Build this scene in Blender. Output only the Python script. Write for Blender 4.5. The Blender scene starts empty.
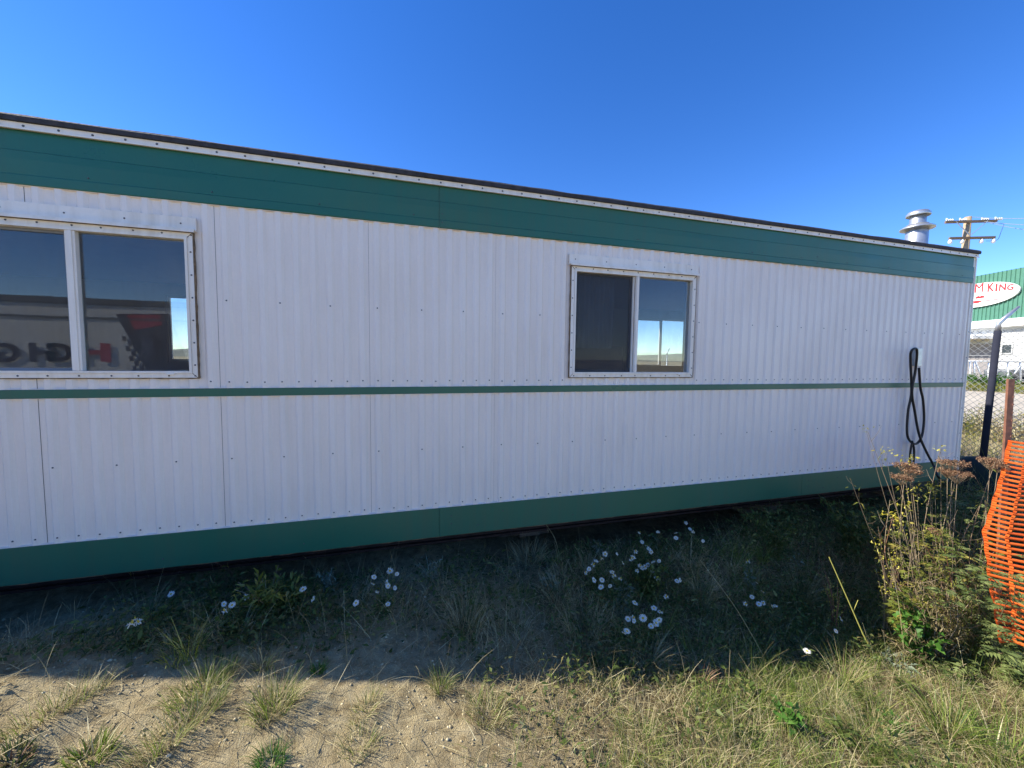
import bpy, bmesh, math, random
import numpy as np
from mathutils import Vector, Matrix
random.seed(7); rng = np.random.default_rng(7)
scn = bpy.context.scene
COL = scn.collection
R = math.radians

# ------------------------------------------------------------------ camera
F, PITCH, ROLL, YAW, DIST, EYE = 387.92, .0652, .0124, .2813, 2.9202, 1.62
cam = bpy.data.cameras.new('camera'); cam_o = bpy.data.objects.new('camera', cam); COL.objects.link(cam_o)
cam.sensor_fit = 'HORIZONTAL'; cam.sensor_width = 36; cam.lens = F/1024*36
cam.clip_start = .05; cam.clip_end = 6000
def ray(px, py):
    x, y = px-512, py-384
    c, s = math.cos(ROLL), math.sin(ROLL)
    a, b = c*x+s*y, -s*x+c*y
    r, up, fz = a/F, -b/F, 1
    c, s = math.cos(PITCH), math.sin(PITCH)
    fw, u = c*fz+s*up, -s*fz+c*up
    c, s = math.cos(YAW), math.sin(YAW)
    return Vector((c*r+s*fw, -s*r+c*fw, u))
fwd = ray(512, 384).normalized(); right = (ray(612, 384)-ray(512, 384)).normalized(); upv = right.cross(fwd)
M = Matrix((right, upv, -fwd)).transposed().to_4x4()
M.translation = Vector((0, -DIST, EYE)); cam_o.matrix_world = M
scn.camera = cam_o
CAM = Vector((0, -DIST, EYE))

# ------------------------------------------------------------------ sky and sun
SUN_EL, SUN_PHI = R(39.6), R(75)         # sun stands to the left, a little behind the trailer
w = bpy.data.worlds.new('World'); scn.world = w; w.use_nodes = True
nt = w.node_tree; nt.nodes.clear()
sky = nt.nodes.new('ShaderNodeTexSky'); sky.sky_type = 'NISHITA'; sky.sun_disc = False
sky.sun_elevation = SUN_EL; sky.sun_rotation = -SUN_PHI
sky.altitude = 2200; sky.air_density = 1.0; sky.dust_density = .12; sky.ozone_density = 2.2
bg = nt.nodes.new('ShaderNodeBackground'); bg.inputs[1].default_value = .15
wo = nt.nodes.new('ShaderNodeOutputWorld')
hs = nt.nodes.new('ShaderNodeHueSaturation'); hs.inputs['Saturation'].default_value = 1.32; hs.inputs['Hue'].default_value = .513; hs.inputs['Value'].default_value = .97
nt.links.new(sky.outputs[0], hs.inputs['Color']); nt.links.new(hs.outputs[0], bg.inputs[0]); nt.links.new(bg.outputs[0], wo.inputs[0])
sl = bpy.data.lights.new('sun', 'SUN'); sl.energy = 5.0; sl.angle = R(.55); sl.color = (1, .95, .86)
so = bpy.data.objects.new('sun', sl); COL.objects.link(so)
sd = Vector((-math.sin(SUN_PHI)*math.cos(SUN_EL), math.cos(SUN_PHI)*math.cos(SUN_EL), math.sin(SUN_EL)))
so.rotation_euler = sd.to_track_quat('Z', 'Y').to_euler(); so.location = (-20, 5, 20)
scn.view_settings.view_transform = 'Standard'; scn.view_settings.look = 'None'
scn.view_settings.exposure = .95; scn.view_settings.gamma = 1
scn.cycles.transparent_max_bounces = 16

# ------------------------------------------------------------------ materials
def newmat(name):
    m = bpy.data.materials.new(name); m.use_nodes = True
    n = m.node_tree; p = n.nodes['Principled BSDF']; return m, n, p
def node(n, t, **k):
    x = n.nodes.new(t)
    for a, b in k.items(): setattr(x, a, b)
    return x
def ramp(n, src, stops, interp='LINEAR'):
    r = n.nodes.new('ShaderNodeValToRGB'); e = r.color_ramp.elements; r.color_ramp.interpolation = interp
    while len(e) < len(stops): e.new(.5)
    for i, (p, c) in enumerate(stops):
        e[i].position = p; e[i].color = (*c, 1) if len(c) == 3 else c
    n.links.new(src, r.inputs[0]); return r
def noise_tex(n, scale, detail=4, stretch=(1, 1, 1), rough=.55, coord='Object'):
    tc = node(n, 'ShaderNodeTexCoord'); mp = node(n, 'ShaderNodeMapping'); mp.inputs['Scale'].default_value = stretch
    t = node(n, 'ShaderNodeTexNoise'); t.inputs['Scale'].default_value = scale; t.inputs['Detail'].default_value = detail
    t.inputs['Roughness'].default_value = rough
    n.links.new(tc.outputs[coord], mp.inputs[0]); n.links.new(mp.outputs[0], t.inputs[0]); return t
def simple(name, col, rough=.5, metal=0, var=.12, scale=8, bump=0, bscale=40, stretch=(1, 1, 1), spec=.5):
    m, n, p = newmat(name)
    t = noise_tex(n, scale, 5, stretch)
    a = tuple(max(0, c*(1-var)) for c in col); b = tuple(min(1, c*(1+var)) for c in col)
    r = ramp(n, t.outputs[0], [(.3, a), (.7, b)])
    n.links.new(r.outputs[0], p.inputs['Base Color'])
    p.inputs['Roughness'].default_value = rough; p.inputs['Metallic'].default_value = metal
    p.inputs['Specular IOR Level'].default_value = spec
    if bump:
        t2 = noise_tex(n, bscale, 4, stretch); b_ = node(n, 'ShaderNodeBump'); b_.inputs['Strength'].default_value = bump
        b_.inputs['Distance'].default_value = .01
        n.links.new(t2.outputs[0], b_.inputs['Height']); n.links.new(b_.outputs[0], p.inputs['Normal'])
    return m
def painted(name, col, dirt, rough=.38, amount=.35, oil=.0035):
    """painted sheet metal: rain streaks, fine dirt, slight oil-canning of the sheet"""
    m, n, p = newmat(name)
    st = noise_tex(n, 3, 5, (7, 1, .45)); bl = noise_tex(n, 1.3, 5); fi = noise_tex(n, 60, 3)
    mul = node(n, 'ShaderNodeMath', operation='MULTIPLY'); n.links.new(st.outputs[0], mul.inputs[0]); n.links.new(bl.outputs[0], mul.inputs[1])
    mr = node(n, 'ShaderNodeMapRange'); mr.inputs[1].default_value = .2; mr.inputs[2].default_value = .42; mr.inputs[4].default_value = amount
    n.links.new(mul.outputs[0], mr.inputs[0])
    mx = node(n, 'ShaderNodeMix', data_type='RGBA'); mx.inputs[6].default_value = (*col, 1); mx.inputs[7].default_value = (*dirt, 1)
    n.links.new(mr.outputs[0], mx.inputs[0])
    r2 = ramp(n, fi.outputs[0], [(.35, (.98, .98, .98)), (.6, (1, 1, 1))])
    m2 = node(n, 'ShaderNodeMix', data_type='RGBA', blend_type='MULTIPLY'); m2.inputs[0].default_value = 1
    n.links.new(mx.outputs[2], m2.inputs[6]); n.links.new(r2.outputs[0], m2.inputs[7])
    n.links.new(m2.outputs[2], p.inputs['Base Color'])
    rr = ramp(n, bl.outputs[0], [(.3, (rough-.08,)*3), (.7, (rough+.15,)*3)]); n.links.new(rr.outputs[0], p.inputs['Roughness'])
    t = noise_tex(n, 2.2, 2, (1.6, 1, .7)); b_ = node(n, 'ShaderNodeBump'); b_.inputs['Strength'].default_value = 1; b_.inputs['Distance'].default_value = oil
    n.links.new(t.outputs[0], b_.inputs['Height']); n.links.new(b_.outputs[0], p.inputs['Normal'])
    return m
def foliage(name, stops, transl=.35, rough=.6):
    m, n, p = newmat(name)
    at = node(n, 'ShaderNodeAttribute'); at.attribute_name = 'rnd'
    r = ramp(n, at.outputs['Fac'], stops)
    n.links.new(r.outputs[0], p.inputs['Base Color']); p.inputs['Roughness'].default_value = rough
    p.inputs['Specular IOR Level'].default_value = .3
    tr = node(n, 'ShaderNodeBsdfTranslucent'); n.links.new(r.outputs[0], tr.inputs[0])
    ms = node(n, 'ShaderNodeMixShader'); ms.inputs[0].default_value = transl
    n.links.new(p.outputs[0], ms.inputs[1]); n.links.new(tr.outputs[0], ms.inputs[2])
    n.links.new(ms.outputs[0], n.nodes['Material Output'].inputs[0]); return m

WHITE = painted('white_painted_metal', (.87, .77, .69), (.66, .56, .46), amount=.28)
GREEN = painted('green_painted_metal', (.018, .125, .078), (.05, .11, .065), rough=.34, amount=.45, oil=.003)
TRIM = painted('white_trim', (.88, .80, .71), (.50, .40, .27), amount=.42, oil=.0006)
TAR = simple('roofing_tar', (.035, .033, .04), .8, var=.4, scale=20, bump=.6)
SCREW = simple('screw_head', (.10, .10, .11), .5, .3)
SEAL = simple('old_sealant', (.17, .11, .06), .8, var=.5, scale=30)
INT = simple('interior_panel', (.16, .12, .09), .6)
DARK = simple('dark_backing', (.03, .03, .035), .9)
RUSTB = simple('rusty_steel', (.10, .035, .022), .75, var=.5, scale=9, bump=.3)
WOOD = simple('weathered_wood', (.16, .11, .07), .85, var=.4, scale=12, bump=.5, stretch=(1, 1, 8))
GALV = simple('galvanised_steel', (.52, .53, .54), .38, .75, var=.15, scale=14)
GALVD = simple('dull_galvanised_wire', (.30, .31, .31), .55, .35, var=.15, scale=14)
RUBBER = simple('black_rubber', (.012, .012, .014), .45)
GREYBOX = simple('grey_enclosure', (.30, .31, .30), .5, var=.15)
CURT = simple('dark_curtain', (.40, .40, .44), .9, var=.2)
def glass():
    m, n, p = newmat('window_glass'); n.nodes.remove(p)
    tr = node(n, 'ShaderNodeBsdfTransparent'); tr.inputs[0].default_value = (.86, .89, .90, 1)
    gl = node(n, 'ShaderNodeBsdfGlossy'); gl.inputs['Roughness'].default_value = .012; gl.inputs[0].default_value = (1, 1, 1, 1)
    ge = node(n, 'ShaderNodeNewGeometry'); dt = node(n, 'ShaderNodeVectorMath', operation='DOT_PRODUCT'); n.links.new(ge.outputs['Normal'], dt.inputs[0]); n.links.new(ge.outputs['Incoming'], dt.inputs[1])
    ab = node(n, 'ShaderNodeMath', operation='ABSOLUTE'); n.links.new(dt.outputs['Value'], ab.inputs[0])
    om = node(n, 'ShaderNodeMath', operation='SUBTRACT'); om.inputs[0].default_value = 1; n.links.new(ab.outputs[0], om.inputs[1])
    pw = node(n, 'ShaderNodeMath', operation='POWER'); pw.inputs[1].default_value = 5; n.links.new(om.outputs[0], pw.inputs[0])
    fr = node(n, 'ShaderNodeMath', operation='MULTIPLY_ADD'); fr.inputs[1].default_value = .94; fr.inputs[2].default_value = .055; n.links.new(pw.outputs[0], fr.inputs[0])
    t = noise_tex(n, 3, 2); b_ = node(n, 'ShaderNodeBump'); b_.inputs['Strength'].default_value = 1; b_.inputs['Distance'].default_value = .0002
    n.links.new(t.outputs[0], b_.inputs['Height']); n.links.new(b_.outputs[0], gl.inputs['Normal'])
    ms = node(n, 'ShaderNodeMixShader'); n.links.new(fr.outputs[0], ms.inputs[0])
    n.links.new(tr.outputs[0], ms.inputs[1]); n.links.new(gl.outputs[0], ms.inputs[2])
    df = node(n, 'ShaderNodeBsdfDiffuse'); df.inputs[0].default_value = (.35, .36, .38, 1)
    dn = noise_tex(n, 5, 5, (2, 1, .6)); dr = ramp(n, dn.outputs[0], [(.3, (.02,)*3), (.75, (.08,)*3)])
    m3 = node(n, 'ShaderNodeMixShader'); n.links.new(dr.outputs[0], m3.inputs[0])
    n.links.new(ms.outputs[0], m3.inputs[1]); n.links.new(df.outputs[0], m3.inputs[2])
    n.links.new(m3.outputs[0], n.nodes['Material Output'].inputs[0]); return m
GLASS = glass()
def screenmat():
    m, n, p = newmat('insect_screen')
    p.inputs['Base Color'].default_value = (.05, .05, .055, 1); p.inputs['Roughness'].default_value = .8
    tr = node(n, 'ShaderNodeBsdfTransparent'); ms = node(n, 'ShaderNodeMixShader'); ms.inputs[0].default_value = .42
    n.links.new(tr.outputs[0], ms.inputs[1]); n.links.new(p.outputs[0], ms.inputs[2])
    n.links.new(ms.outputs[0], n.nodes['Material Output'].inputs[0]); return m
SCREEN = screenmat()

# ------------------------------------------------------------------ mesh helpers
def tag(o, label=None, cat=None, group=None, kind=None):
    if label: o['label'] = label
    if cat: o['category'] = cat
    if group: o['group'] = group
    if kind: o['kind'] = kind
    return o
def empty(name, loc, label=None, cat=None, group=None):
    o = bpy.data.objects.new(name, None); COL.objects.link(o); o.location = loc; o.empty_display_size = .1
    return tag(o, label, cat, group)
def wloc(o):
    v = Vector((0, 0, 0))
    while o is not None: v = v+Vector(o.location); o = o.parent
    return v
class MB:
    def __init__(s): s.v = []; s.f = []; s.m = []; s.sm = []
    def add(s, vs, fs, mi=0, smooth=False):
        b = len(s.v); s.v += [tuple(q) for q in vs]; s.f += [tuple(b+i for i in f) for f in fs]
        s.m += [mi]*len(fs); s.sm += [smooth]*len(fs)
    def box(s, x0, x1, y0, y1, z0, z1, mi=0):
        s.add([(x, y, z) for x in (x0, x1) for y in (y0, y1) for z in (z0, z1)],
              [(0, 1, 3, 2), (4, 6, 7, 5), (0, 4, 5, 1), (2, 3, 7, 6), (0, 2, 6, 4), (1, 5, 7, 3)], mi)
    def bar(s, a, b, w, h=None, mi=0, up=(0, 0, 1)):
        a, b = Vector(a), Vector(b); h = h or w; d = (b-a).normalized(); u = Vector(up)
        if abs(d.dot(u)) > .98: u = Vector((1, 0, 0))
        r = d.cross(u).normalized(); u = r.cross(d)
        vs = []
        for q in (a, b):
            for i, j in ((-1, -1), (1, -1), (1, 1), (-1, 1)): vs.append(q+r*(i*w/2)+u*(j*h/2))
        s.add(vs, [(0, 3, 2, 1), (4, 5, 6, 7), (0, 1, 5, 4), (1, 2, 6, 5), (2, 3, 7, 6), (3, 0, 4, 7)], mi)
    def tube(s, pts, r, seg=8, mi=0, smooth=True, cap=True):
        pts = [Vector(p) for p in pts]; rs = r if isinstance(r, (list, tuple)) else [r]*len(pts)
        vs = []; n0 = None
        for i, p in enumerate(pts):
            d = (pts[min(i+1, len(pts)-1)]-pts[max(i-1, 0)]).normalized()
            if n0 is None:
                n0 = d.cross(Vector((0, 0, 1)) if abs(d.z) < .9 else Vector((1, 0, 0))).normalized()
            n0 = (n0-d*n0.dot(d)).normalized(); b = d.cross(n0)
            for k in range(seg):
                a = 2*math.pi*k/seg; vs.append(p+(n0*math.cos(a)+b*math.sin(a))*rs[i])
        fs = [(i*seg+k, i*seg+(k+1) % seg, (i+1)*seg+(k+1) % seg, (i+1)*seg+k) for i in range(len(pts)-1) for k in range(seg)]
        if cap: fs += [tuple(reversed(range(seg))), tuple((len(pts)-1)*seg+k for k in range(seg))]
        s.add(vs, fs, mi, smooth)
    def lathe(s, prof, c=(0, 0, 0), seg=28, mi=0, smooth=True):
        vs = [(c[0]+r*math.cos(2*math.pi*k/seg), c[1]+r*math.sin(2*math.pi*k/seg), c[2]+z) for r, z in prof for k in range(seg)]
        fs = [(i*seg+k, i*seg+(k+1) % seg, (i+1)*seg+(k+1) % seg, (i+1)*seg+k) for i in range(len(prof)-1) for k in range(seg)]
        s.add(vs, fs, mi, smooth)
    def build(s, name, mats, parent=None, bevel=0):
        me = bpy.data.meshes.new(name); off = wloc(parent) if parent else Vector((0, 0, 0))
        me.from_pydata([(a-off.x, b-off.y, c-off.z) for a, b, c in s.v], [], s.f)
        for m in (mats if isinstance(mats, (list, tuple)) else [mats]): me.materials.append(m)
        me.polygons.foreach_set('material_index', s.m); me.polygons.foreach_set('use_smooth', s.sm); me.update()
        bm = bmesh.new(); bm.from_mesh(me); bmesh.ops.recalc_face_normals(bm, faces=bm.faces); bm.to_mesh(me); bm.free()
        o = bpy.data.objects.new(name, me); COL.objects.link(o); o.parent = parent
        if bevel:
            b = o.modifiers.new('bevel', 'BEVEL'); b.width = bevel; b.segments = 2; b.limit_method = 'ANGLE'
        return o
def npmesh(name, V, Q, mats, rnd=None, mi=None, parent=None, smooth=False):
    """fast mesh from arrays: V (n,3), Q (m,4) quads (degenerate quads allowed as tris elsewhere)"""
    off = wloc(parent) if parent else Vector((0, 0, 0))
    V = np.asarray(V, dtype=np.float32)-np.array(off, dtype=np.float32)
    me = bpy.data.meshes.new(name); me.vertices.add(len(V)); me.vertices.foreach_set('co', V.ravel())
    k = Q.shape[1]; me.loops.add(Q.size); me.loops.foreach_set('vertex_index', Q.ravel().astype(np.int32))
    me.polygons.add(len(Q)); me.polygons.foreach_set('loop_start', np.arange(0, Q.size, k, dtype=np.int32))
    if smooth: me.polygons.foreach_set('use_smooth', np.ones(len(Q), dtype=bool))
    for m in (mats if isinstance(mats, (list, tuple)) else [mats]): me.materials.append(m)
    if mi is not None: me.polygons.foreach_set('material_index', np.asarray(mi, dtype=np.int32))
    me.update(calc_edges=True); me.validate()
    if rnd is not None and len(me.polygons) == len(Q):
        a = me.attributes.new('rnd', 'FLOAT', 'FACE'); a.data.foreach_set('value', np.asarray(rnd, dtype=np.float32))
    o = bpy.data.objects.new(name, me); COL.objects.link(o); o.parent = parent
    return o

# value noise for terrain
_tab = rng.random((256, 256))
def vnoise(x, y):
    xi = np.floor(x).astype(int); yi = np.floor(y).astype(int); fx = x-xi; fy = y-yi
    fx = fx*fx*(3-2*fx); fy = fy*fy*(3-2*fy); g = lambda a, b: _tab[a % 256, b % 256]
    return (g(xi, yi)*(1-fx)+g(xi+1, yi)*fx)*(1-fy)+(g(xi, yi+1)*(1-fx)+g(xi+1, yi+1)*fx)*fy-.5
def fbm(x, y, o=4, s=1.):
    r = 0; a = 1
    for i in range(o): r = r+a*vnoise(x*s+17.3*i, y*s+9.1*i); s *= 2.03; a *= .5
    return r
def sstep(t): t = np.clip(t, 0, 1); return t*t*(3-2*t)
def gbase(X, Y):
    X = np.asarray(X, float); Y = np.asarray(Y, float); e = -Y
    z1 = np.interp(X, [-9, -5, -3, -1.63, -.67, .59, 1.79, 2.78, 4, 6, 9, 14], [.5, .46, .39, .27, .09, -.16, -.38, -.50, -.50, -.34, -.12, -.1])
    z0 = np.interp(X, [-9, -2, 0, 2, 5, 7, 9, 14], [.08, .02, -.03, -.12, -.16, -.10, -.05, -.1])
    z = z0+(z1-z0)*sstep((e-.1)/.8)
    far = sstep((np.maximum(np.abs(X-1)-14, np.abs(Y+1)-12))/14)
    z = z*(1-far)+far*.05
    return z+.12*sstep((X-18)/12)
def gz(X, Y, fine=True):
    X = np.asarray(X, float); Y = np.asarray(Y, float); z = gbase(X, Y)
    z = z+.02*fbm(X, Y, 3, 1.3)
    if fine:
        near = 1-sstep((np.maximum(np.abs(X-1.5)-6, np.abs(Y+1.5)-3))/1.5)
        u = X*.95-Y*.30; v = X*.30+Y*.95          # low ridges run obliquely away from the viewer
        cl = .020*fbm(u, v*.30, 4, 9)+.012*np.abs(fbm(u+5, v*.5, 3, 22))+.009*fbm(X, Y, 2, 55)
        z = z+near*cl
    return z
def at(px, py, dz=0):
    """ground point seen at a pixel of the photograph"""
    d = ray(px, py); lo = 0; p = None
    for i in range(1, 4000):
        t = i*.01*(1+i*.002); q = CAM+d*t
        if q.z <= float(gz(q.x, q.y, False)): 
            p = q; break
    if p is None: p = CAM+d*20
    return Vector((p.x, p.y, float(gz(p.x, p.y))+dz))
def onY(px, py, Y):
    d = ray(px, py); return CAM+d*((Y+DIST)/d.y)
def depth(px, py, dep):
    return CAM+ray(px, py)*dep

# ------------------------------------------------------------------ ground
def ground_material():
    m, n, p = newmat('sandy_ground')
    a = noise_tex(n, 1.1, 6); b = noise_tex(n, 14, 6, rough=.65); c = noise_tex(n, 160, 3, rough=.7)
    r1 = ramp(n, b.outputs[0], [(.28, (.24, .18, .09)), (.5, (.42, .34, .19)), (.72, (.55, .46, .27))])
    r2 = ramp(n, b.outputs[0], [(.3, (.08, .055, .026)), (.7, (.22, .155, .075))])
    mx = node(n, 'ShaderNodeMix', data_type='RGBA')
    sep = node(n, 'ShaderNodeSeparateXYZ'); tc = node(n, 'ShaderNodeTexCoord'); n.links.new(tc.outputs['Object'], sep.inputs[0])
    # the bare sand gives way to darker vegetated soil towards the right and by the trailer
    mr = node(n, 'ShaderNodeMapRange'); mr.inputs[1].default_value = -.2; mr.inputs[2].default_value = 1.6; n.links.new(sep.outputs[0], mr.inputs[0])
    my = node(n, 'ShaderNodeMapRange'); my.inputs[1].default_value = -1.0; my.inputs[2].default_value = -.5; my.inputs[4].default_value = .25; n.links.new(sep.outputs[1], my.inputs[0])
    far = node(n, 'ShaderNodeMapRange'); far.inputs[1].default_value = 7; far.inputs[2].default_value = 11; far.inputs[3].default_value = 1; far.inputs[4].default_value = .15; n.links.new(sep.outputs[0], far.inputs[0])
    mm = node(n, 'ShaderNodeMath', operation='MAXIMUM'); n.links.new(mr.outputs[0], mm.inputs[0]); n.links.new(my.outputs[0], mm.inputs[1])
    ml = node(n, 'ShaderNodeMath', operation='MULTIPLY'); yd = node(n, 'ShaderNodeMapRange'); yd.inputs[1].default_value = -5.5; yd.inputs[2].default_value = -3.5; yd.inputs[3].default_value = .0; n.links.new(sep.outputs[1], yd.inputs[0]); my2 = node(n, 'ShaderNodeMath', operation='MULTIPLY'); n.links.new(mm.outputs[0], my2.inputs[0]); n.links.new(yd.outputs[0], my2.inputs[1]); n.links.new(my2.outputs[0], ml.inputs[0]); n.links.new(far.outputs[0], ml.inputs[1])  # sand kept pale behind the viewer, added for warm bounce into the shade
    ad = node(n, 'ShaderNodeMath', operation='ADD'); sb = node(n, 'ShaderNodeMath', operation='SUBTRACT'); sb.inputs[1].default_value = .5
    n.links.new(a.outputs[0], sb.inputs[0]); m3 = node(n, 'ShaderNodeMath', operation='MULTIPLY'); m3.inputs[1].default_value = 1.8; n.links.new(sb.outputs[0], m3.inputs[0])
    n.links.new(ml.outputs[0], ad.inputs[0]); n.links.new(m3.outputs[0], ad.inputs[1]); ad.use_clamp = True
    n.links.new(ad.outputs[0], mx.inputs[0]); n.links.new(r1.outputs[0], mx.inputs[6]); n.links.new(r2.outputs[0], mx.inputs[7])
    gr = ramp(n, c.outputs[0], [(.35, (.72, .72, .72)), (.65, (1.12, 1.1, 1.08))])
    m2 = node(n, 'ShaderNodeMix', data_type='RGBA', blend_type='MULTIPLY'); m2.inputs[0].default_value = 1
    n.links.new(mx.outputs[2], m2.inputs[6]); n.links.new(gr.outputs[0], m2.inputs[7]); n.links.new(m2.outputs[2], p.inputs['Base Color'])
    p.inputs['Roughness'].default_value = .95; p.inputs['Specular IOR Level'].default_value = .15
    b1 = node(n, 'ShaderNodeBump'); b1.inputs['Strength'].default_value = 1; b1.inputs['Distance'].default_value = .012
    n.links.new(c.outputs[0], b1.inputs['Height']); n.links.new(b1.outputs[0], p.inputs['Normal'])
    return m
GROUND = ground_material()
def axis(lo, hi, st, far):
    core = np.arange(lo, hi+st/2, st); l = []; s = st; x = hi
    while x < far: s *= 1.22; x += s; l.append(x)
    r = []; s = st; x = lo
    while x > -far: s *= 1.22; x -= s; r.append(x)
    return np.concatenate([np.array(r[::-1]), core, np.array(l)])
xs = axis(-3.2, 7.0, .02, 2500); ys = axis(-3.0, .5, .02, 2500)
XX, YY = np.meshgrid(xs, ys, indexing='ij'); ZZ = gz(XX, YY)
V = np.stack([XX, YY, ZZ], -1).reshape(-1, 3); nx, ny = len(xs), len(ys)
ii, jj = np.meshgrid(np.arange(nx-1), np.arange(ny-1), indexing='ij'); a0 = (ii*ny+jj).ravel()
Q = np.stack([a0, a0+ny, a0+ny+1, a0+1], -1)
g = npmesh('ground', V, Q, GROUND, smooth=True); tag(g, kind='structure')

# ------------------------------------------------------------------ street beyond the fence
ASPH = simple('pale_asphalt', (.44, .38, .29), .9, var=.12, scale=.6, bump=.2)
def strip(name, pts, mat, dz, th=0):
    mb = MB(); pts = [Vector(p) for p in pts]; n = 24
    A, B, Cc, Dd = pts
    vs = []
    for i in range(n+1):
        for j in range(9):
            p = A.lerp(B, i/n).lerp(Dd.lerp(Cc, i/n), j/8); vs.append((p.x, p.y, float(gz(p.x, p.y))+dz))
    mb.add(vs, [(i*9+j, (i+1)*9+j, (i+1)*9+j+1, i*9+j+1) for i in range(n) for j in range(8)], 0, True)
    return tag(mb.build(name, mat), kind='structure')
strip('street', [(19, -40, 0), (11, 60, 0), (24, 60, 0), (33, -40, 0)], ASPH, .06)

# ------------------------------------------------------------------ the office trailer
TX0, TX1, TD = -8.6, 6.435, 3.05
W0, PW, PITCHR = -1.121, .914, .914/9
Z_SK0, Z_SK1, Z_ST0, Z_ST1, Z_B0, Z_B1, Z_T1, Z_R = .258, .480, 1.354, 1.406, 2.560, 2.856, 2.890, 2.930
WINS = [(-2.44, -1.232, 1.475, 2.37), (1.330, 2.535, 1.475, 2.37)]
tr = empty('office_trailer', (TX0, 0, 0), 'long white ribbed metal site trailer with green bands and two sliding windows', 'site trailer')
def rib_y(u):
    """outward offset of the ribbed sheet at phase u in [0,1)"""
    h = .015
    if u < .26: return 0
    if u < .42: return h*(u-.26)/.16
    if u < .68: return h
    if u < .84: return h*(1-(u-.68)/.16)
    return 0
RIBS = [0, .26, .42, .55, .68, .84]
kmin = math.floor((TX0-W0)/PW)
def panel(x0, x1, z0, z1, phase0, rows, flat_head=False):
    holes = [(a+.02, b-.02, c+.02, d-.02) for a, b, c, d in WINS if a < x1 and b > x0 and z1 > c]
    xsl = set(); k = math.floor((x0-phase0)/PITCHR)-1
    while phase0+k*PITCHR < x1+PITCHR:
        for u in RIBS:
            x = phase0+(k+u)*PITCHR
            if x0+.006 < x < x1-.0015: xsl.add(round(x, 5))
        k += 1
    xsl |= {x0+.0012, x1-.0002}
    for a, b, c, d in holes:
        for q in (a, b):
            if x0+.003 < q < x1-.001: xsl.add(q)
    xsl = sorted(xsl)
    zsl = sorted({z0, z1} | {q for a, b, c, d in holes for q in (c, d)})
    mb = MB(); lap = .0022
    vs = []
    for x in xsl:
        u = ((x-phase0)/PITCHR) % 1.0; y = -rib_y(u)
        y -= lap*max(0, 1-(x1-x)/.05) if x > x1-.05 else 0
        for z in zsl: vs.append((x, y-.012, z))
    nz = len(zsl)
    fs = []
    for i in range(len(xsl)-1):
        for j in range(nz-1):
            xm = (xsl[i]+xsl[i+1])/2; zm = (zsl[j]+zsl[j+1])/2
            if any(a < xm < b and c < zm < d for a, b, c, d in holes): continue
            fs.append((i*nz+j, (i+1)*nz+j, (i+1)*nz+j+1, i*nz+j+1))
    mb.add(vs, fs, 0)
    # screw heads sit on the ribs
    for z, step in rows:
        k = math.floor((x0-phase0)/PITCHR)-1
        while phase0+k*PITCHR < x1:
            x = phase0+(k+.55)*PITCHR
            if x0+.01 < x < x1-.01 and k % step == 0 and not any(a-.04 < x < b+.04 and c-.05 < z < d+.05 for a, b, c, d in WINS):
                zz = z+random.uniform(-.004, .004); r = .0052; y = -.012-.015
                mb.add([(x+r*math.cos(t), y-.0005, zz+r*math.sin(t)) for t in np.arange(8)*math.pi/4]+[(x+r*.6*math.cos(t), y-.005, zz+r*.6*math.sin(t)) for t in np.arange(8)*math.pi/4],
                       [(i, (i+1) % 8, 8+(i+1) % 8, 8+i) for i in range(8)]+[tuple(range(8, 16))], 1)
            k += 1
    return mb.build('wall_panel', [WHITE, SCREW], tr)
k = kmin
while W0+k*PW < TX1-.05:
    a = max(TX0+.04, W0+k*PW); b = min(TX1-.04, W0+(k+1)*PW)
    if b-a > .05:
        panel(a, b, Z_ST1-.01, Z_B0+.012, W0, [(1.448, 1), (1.965, 3)])
        panel(a, b, Z_SK1-.012, Z_ST0+.01, W0, [(.515, 1), (.94, 3)])
    k += 1
def screws(mb, xs_, z, y, r=.005, mi=1):
    for x in xs_:
        mb.add([(x+r*math.cos(t), y, z+r*math.sin(t)) for t in np.arange(8)*math.pi/4]+[(x+r*.6*math.cos(t), y-.004, z+r*.6*math.sin(t)) for t in np.arange(8)*math.pi/4],
               [(i, (i+1) % 8, 8+(i+1) % 8, 8+i) for i in range(8)]+[tuple(range(8, 16))], mi)
# green top band in lapped lengths with two folded creases
segs = [(TX0, -6.2), (-6.2, -2.6), (-2.6, 1.0), (.28, 3.94), (3.94, TX1-.03)]
segs = [(TX0, -7.0), (-7.0, -3.38), (-3.38, .28), (.28, 3.94), (3.94, TX1-.035)]
prof = [(-.032, Z_B0), (-.036, Z_B0+.004), (-.0365, 2.612), (-.032, 2.618), (-.0335, 2.70), (-.0335, 2.742), (-.027, 2.748), (-.028, Z_B1)]
for i, (a, b) in enumerate(segs):
    mb = MB(); dy = .0015 if i % 2 else 0; nseg = 24
    xsb = np.linspace(a, b-.002, nseg+1)
    vs = [(x, y-dy+.0015*math.sin(x*3.1+j), z+(.0035*float(fbm(np.array(x*1.7), np.array(j*0.)))) ) for x in xsb for j, (y, z) in enumerate(prof)]
    n_ = len(prof)
    mb.add(vs, [(p*n_+q, (p+1)*n_+q, (p+1)*n_+q+1, p*n_+q+1) for p in range(nseg) for q in range(n_-1)], 0)
    mb.box(a, b-.002, -.030, -.002, Z_B0+.001, Z_B0+.003)
    screws(mb, np.arange(math.ceil(a/.61)*.61+.1, b, .61), 2.634, -.034); screws(mb, [a+.02], 2.66, -.034); screws(mb, [a+.02], 2.60, -.037)
    mb.build('green_fascia_band', [GREEN, SCREW], tr)
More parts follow.
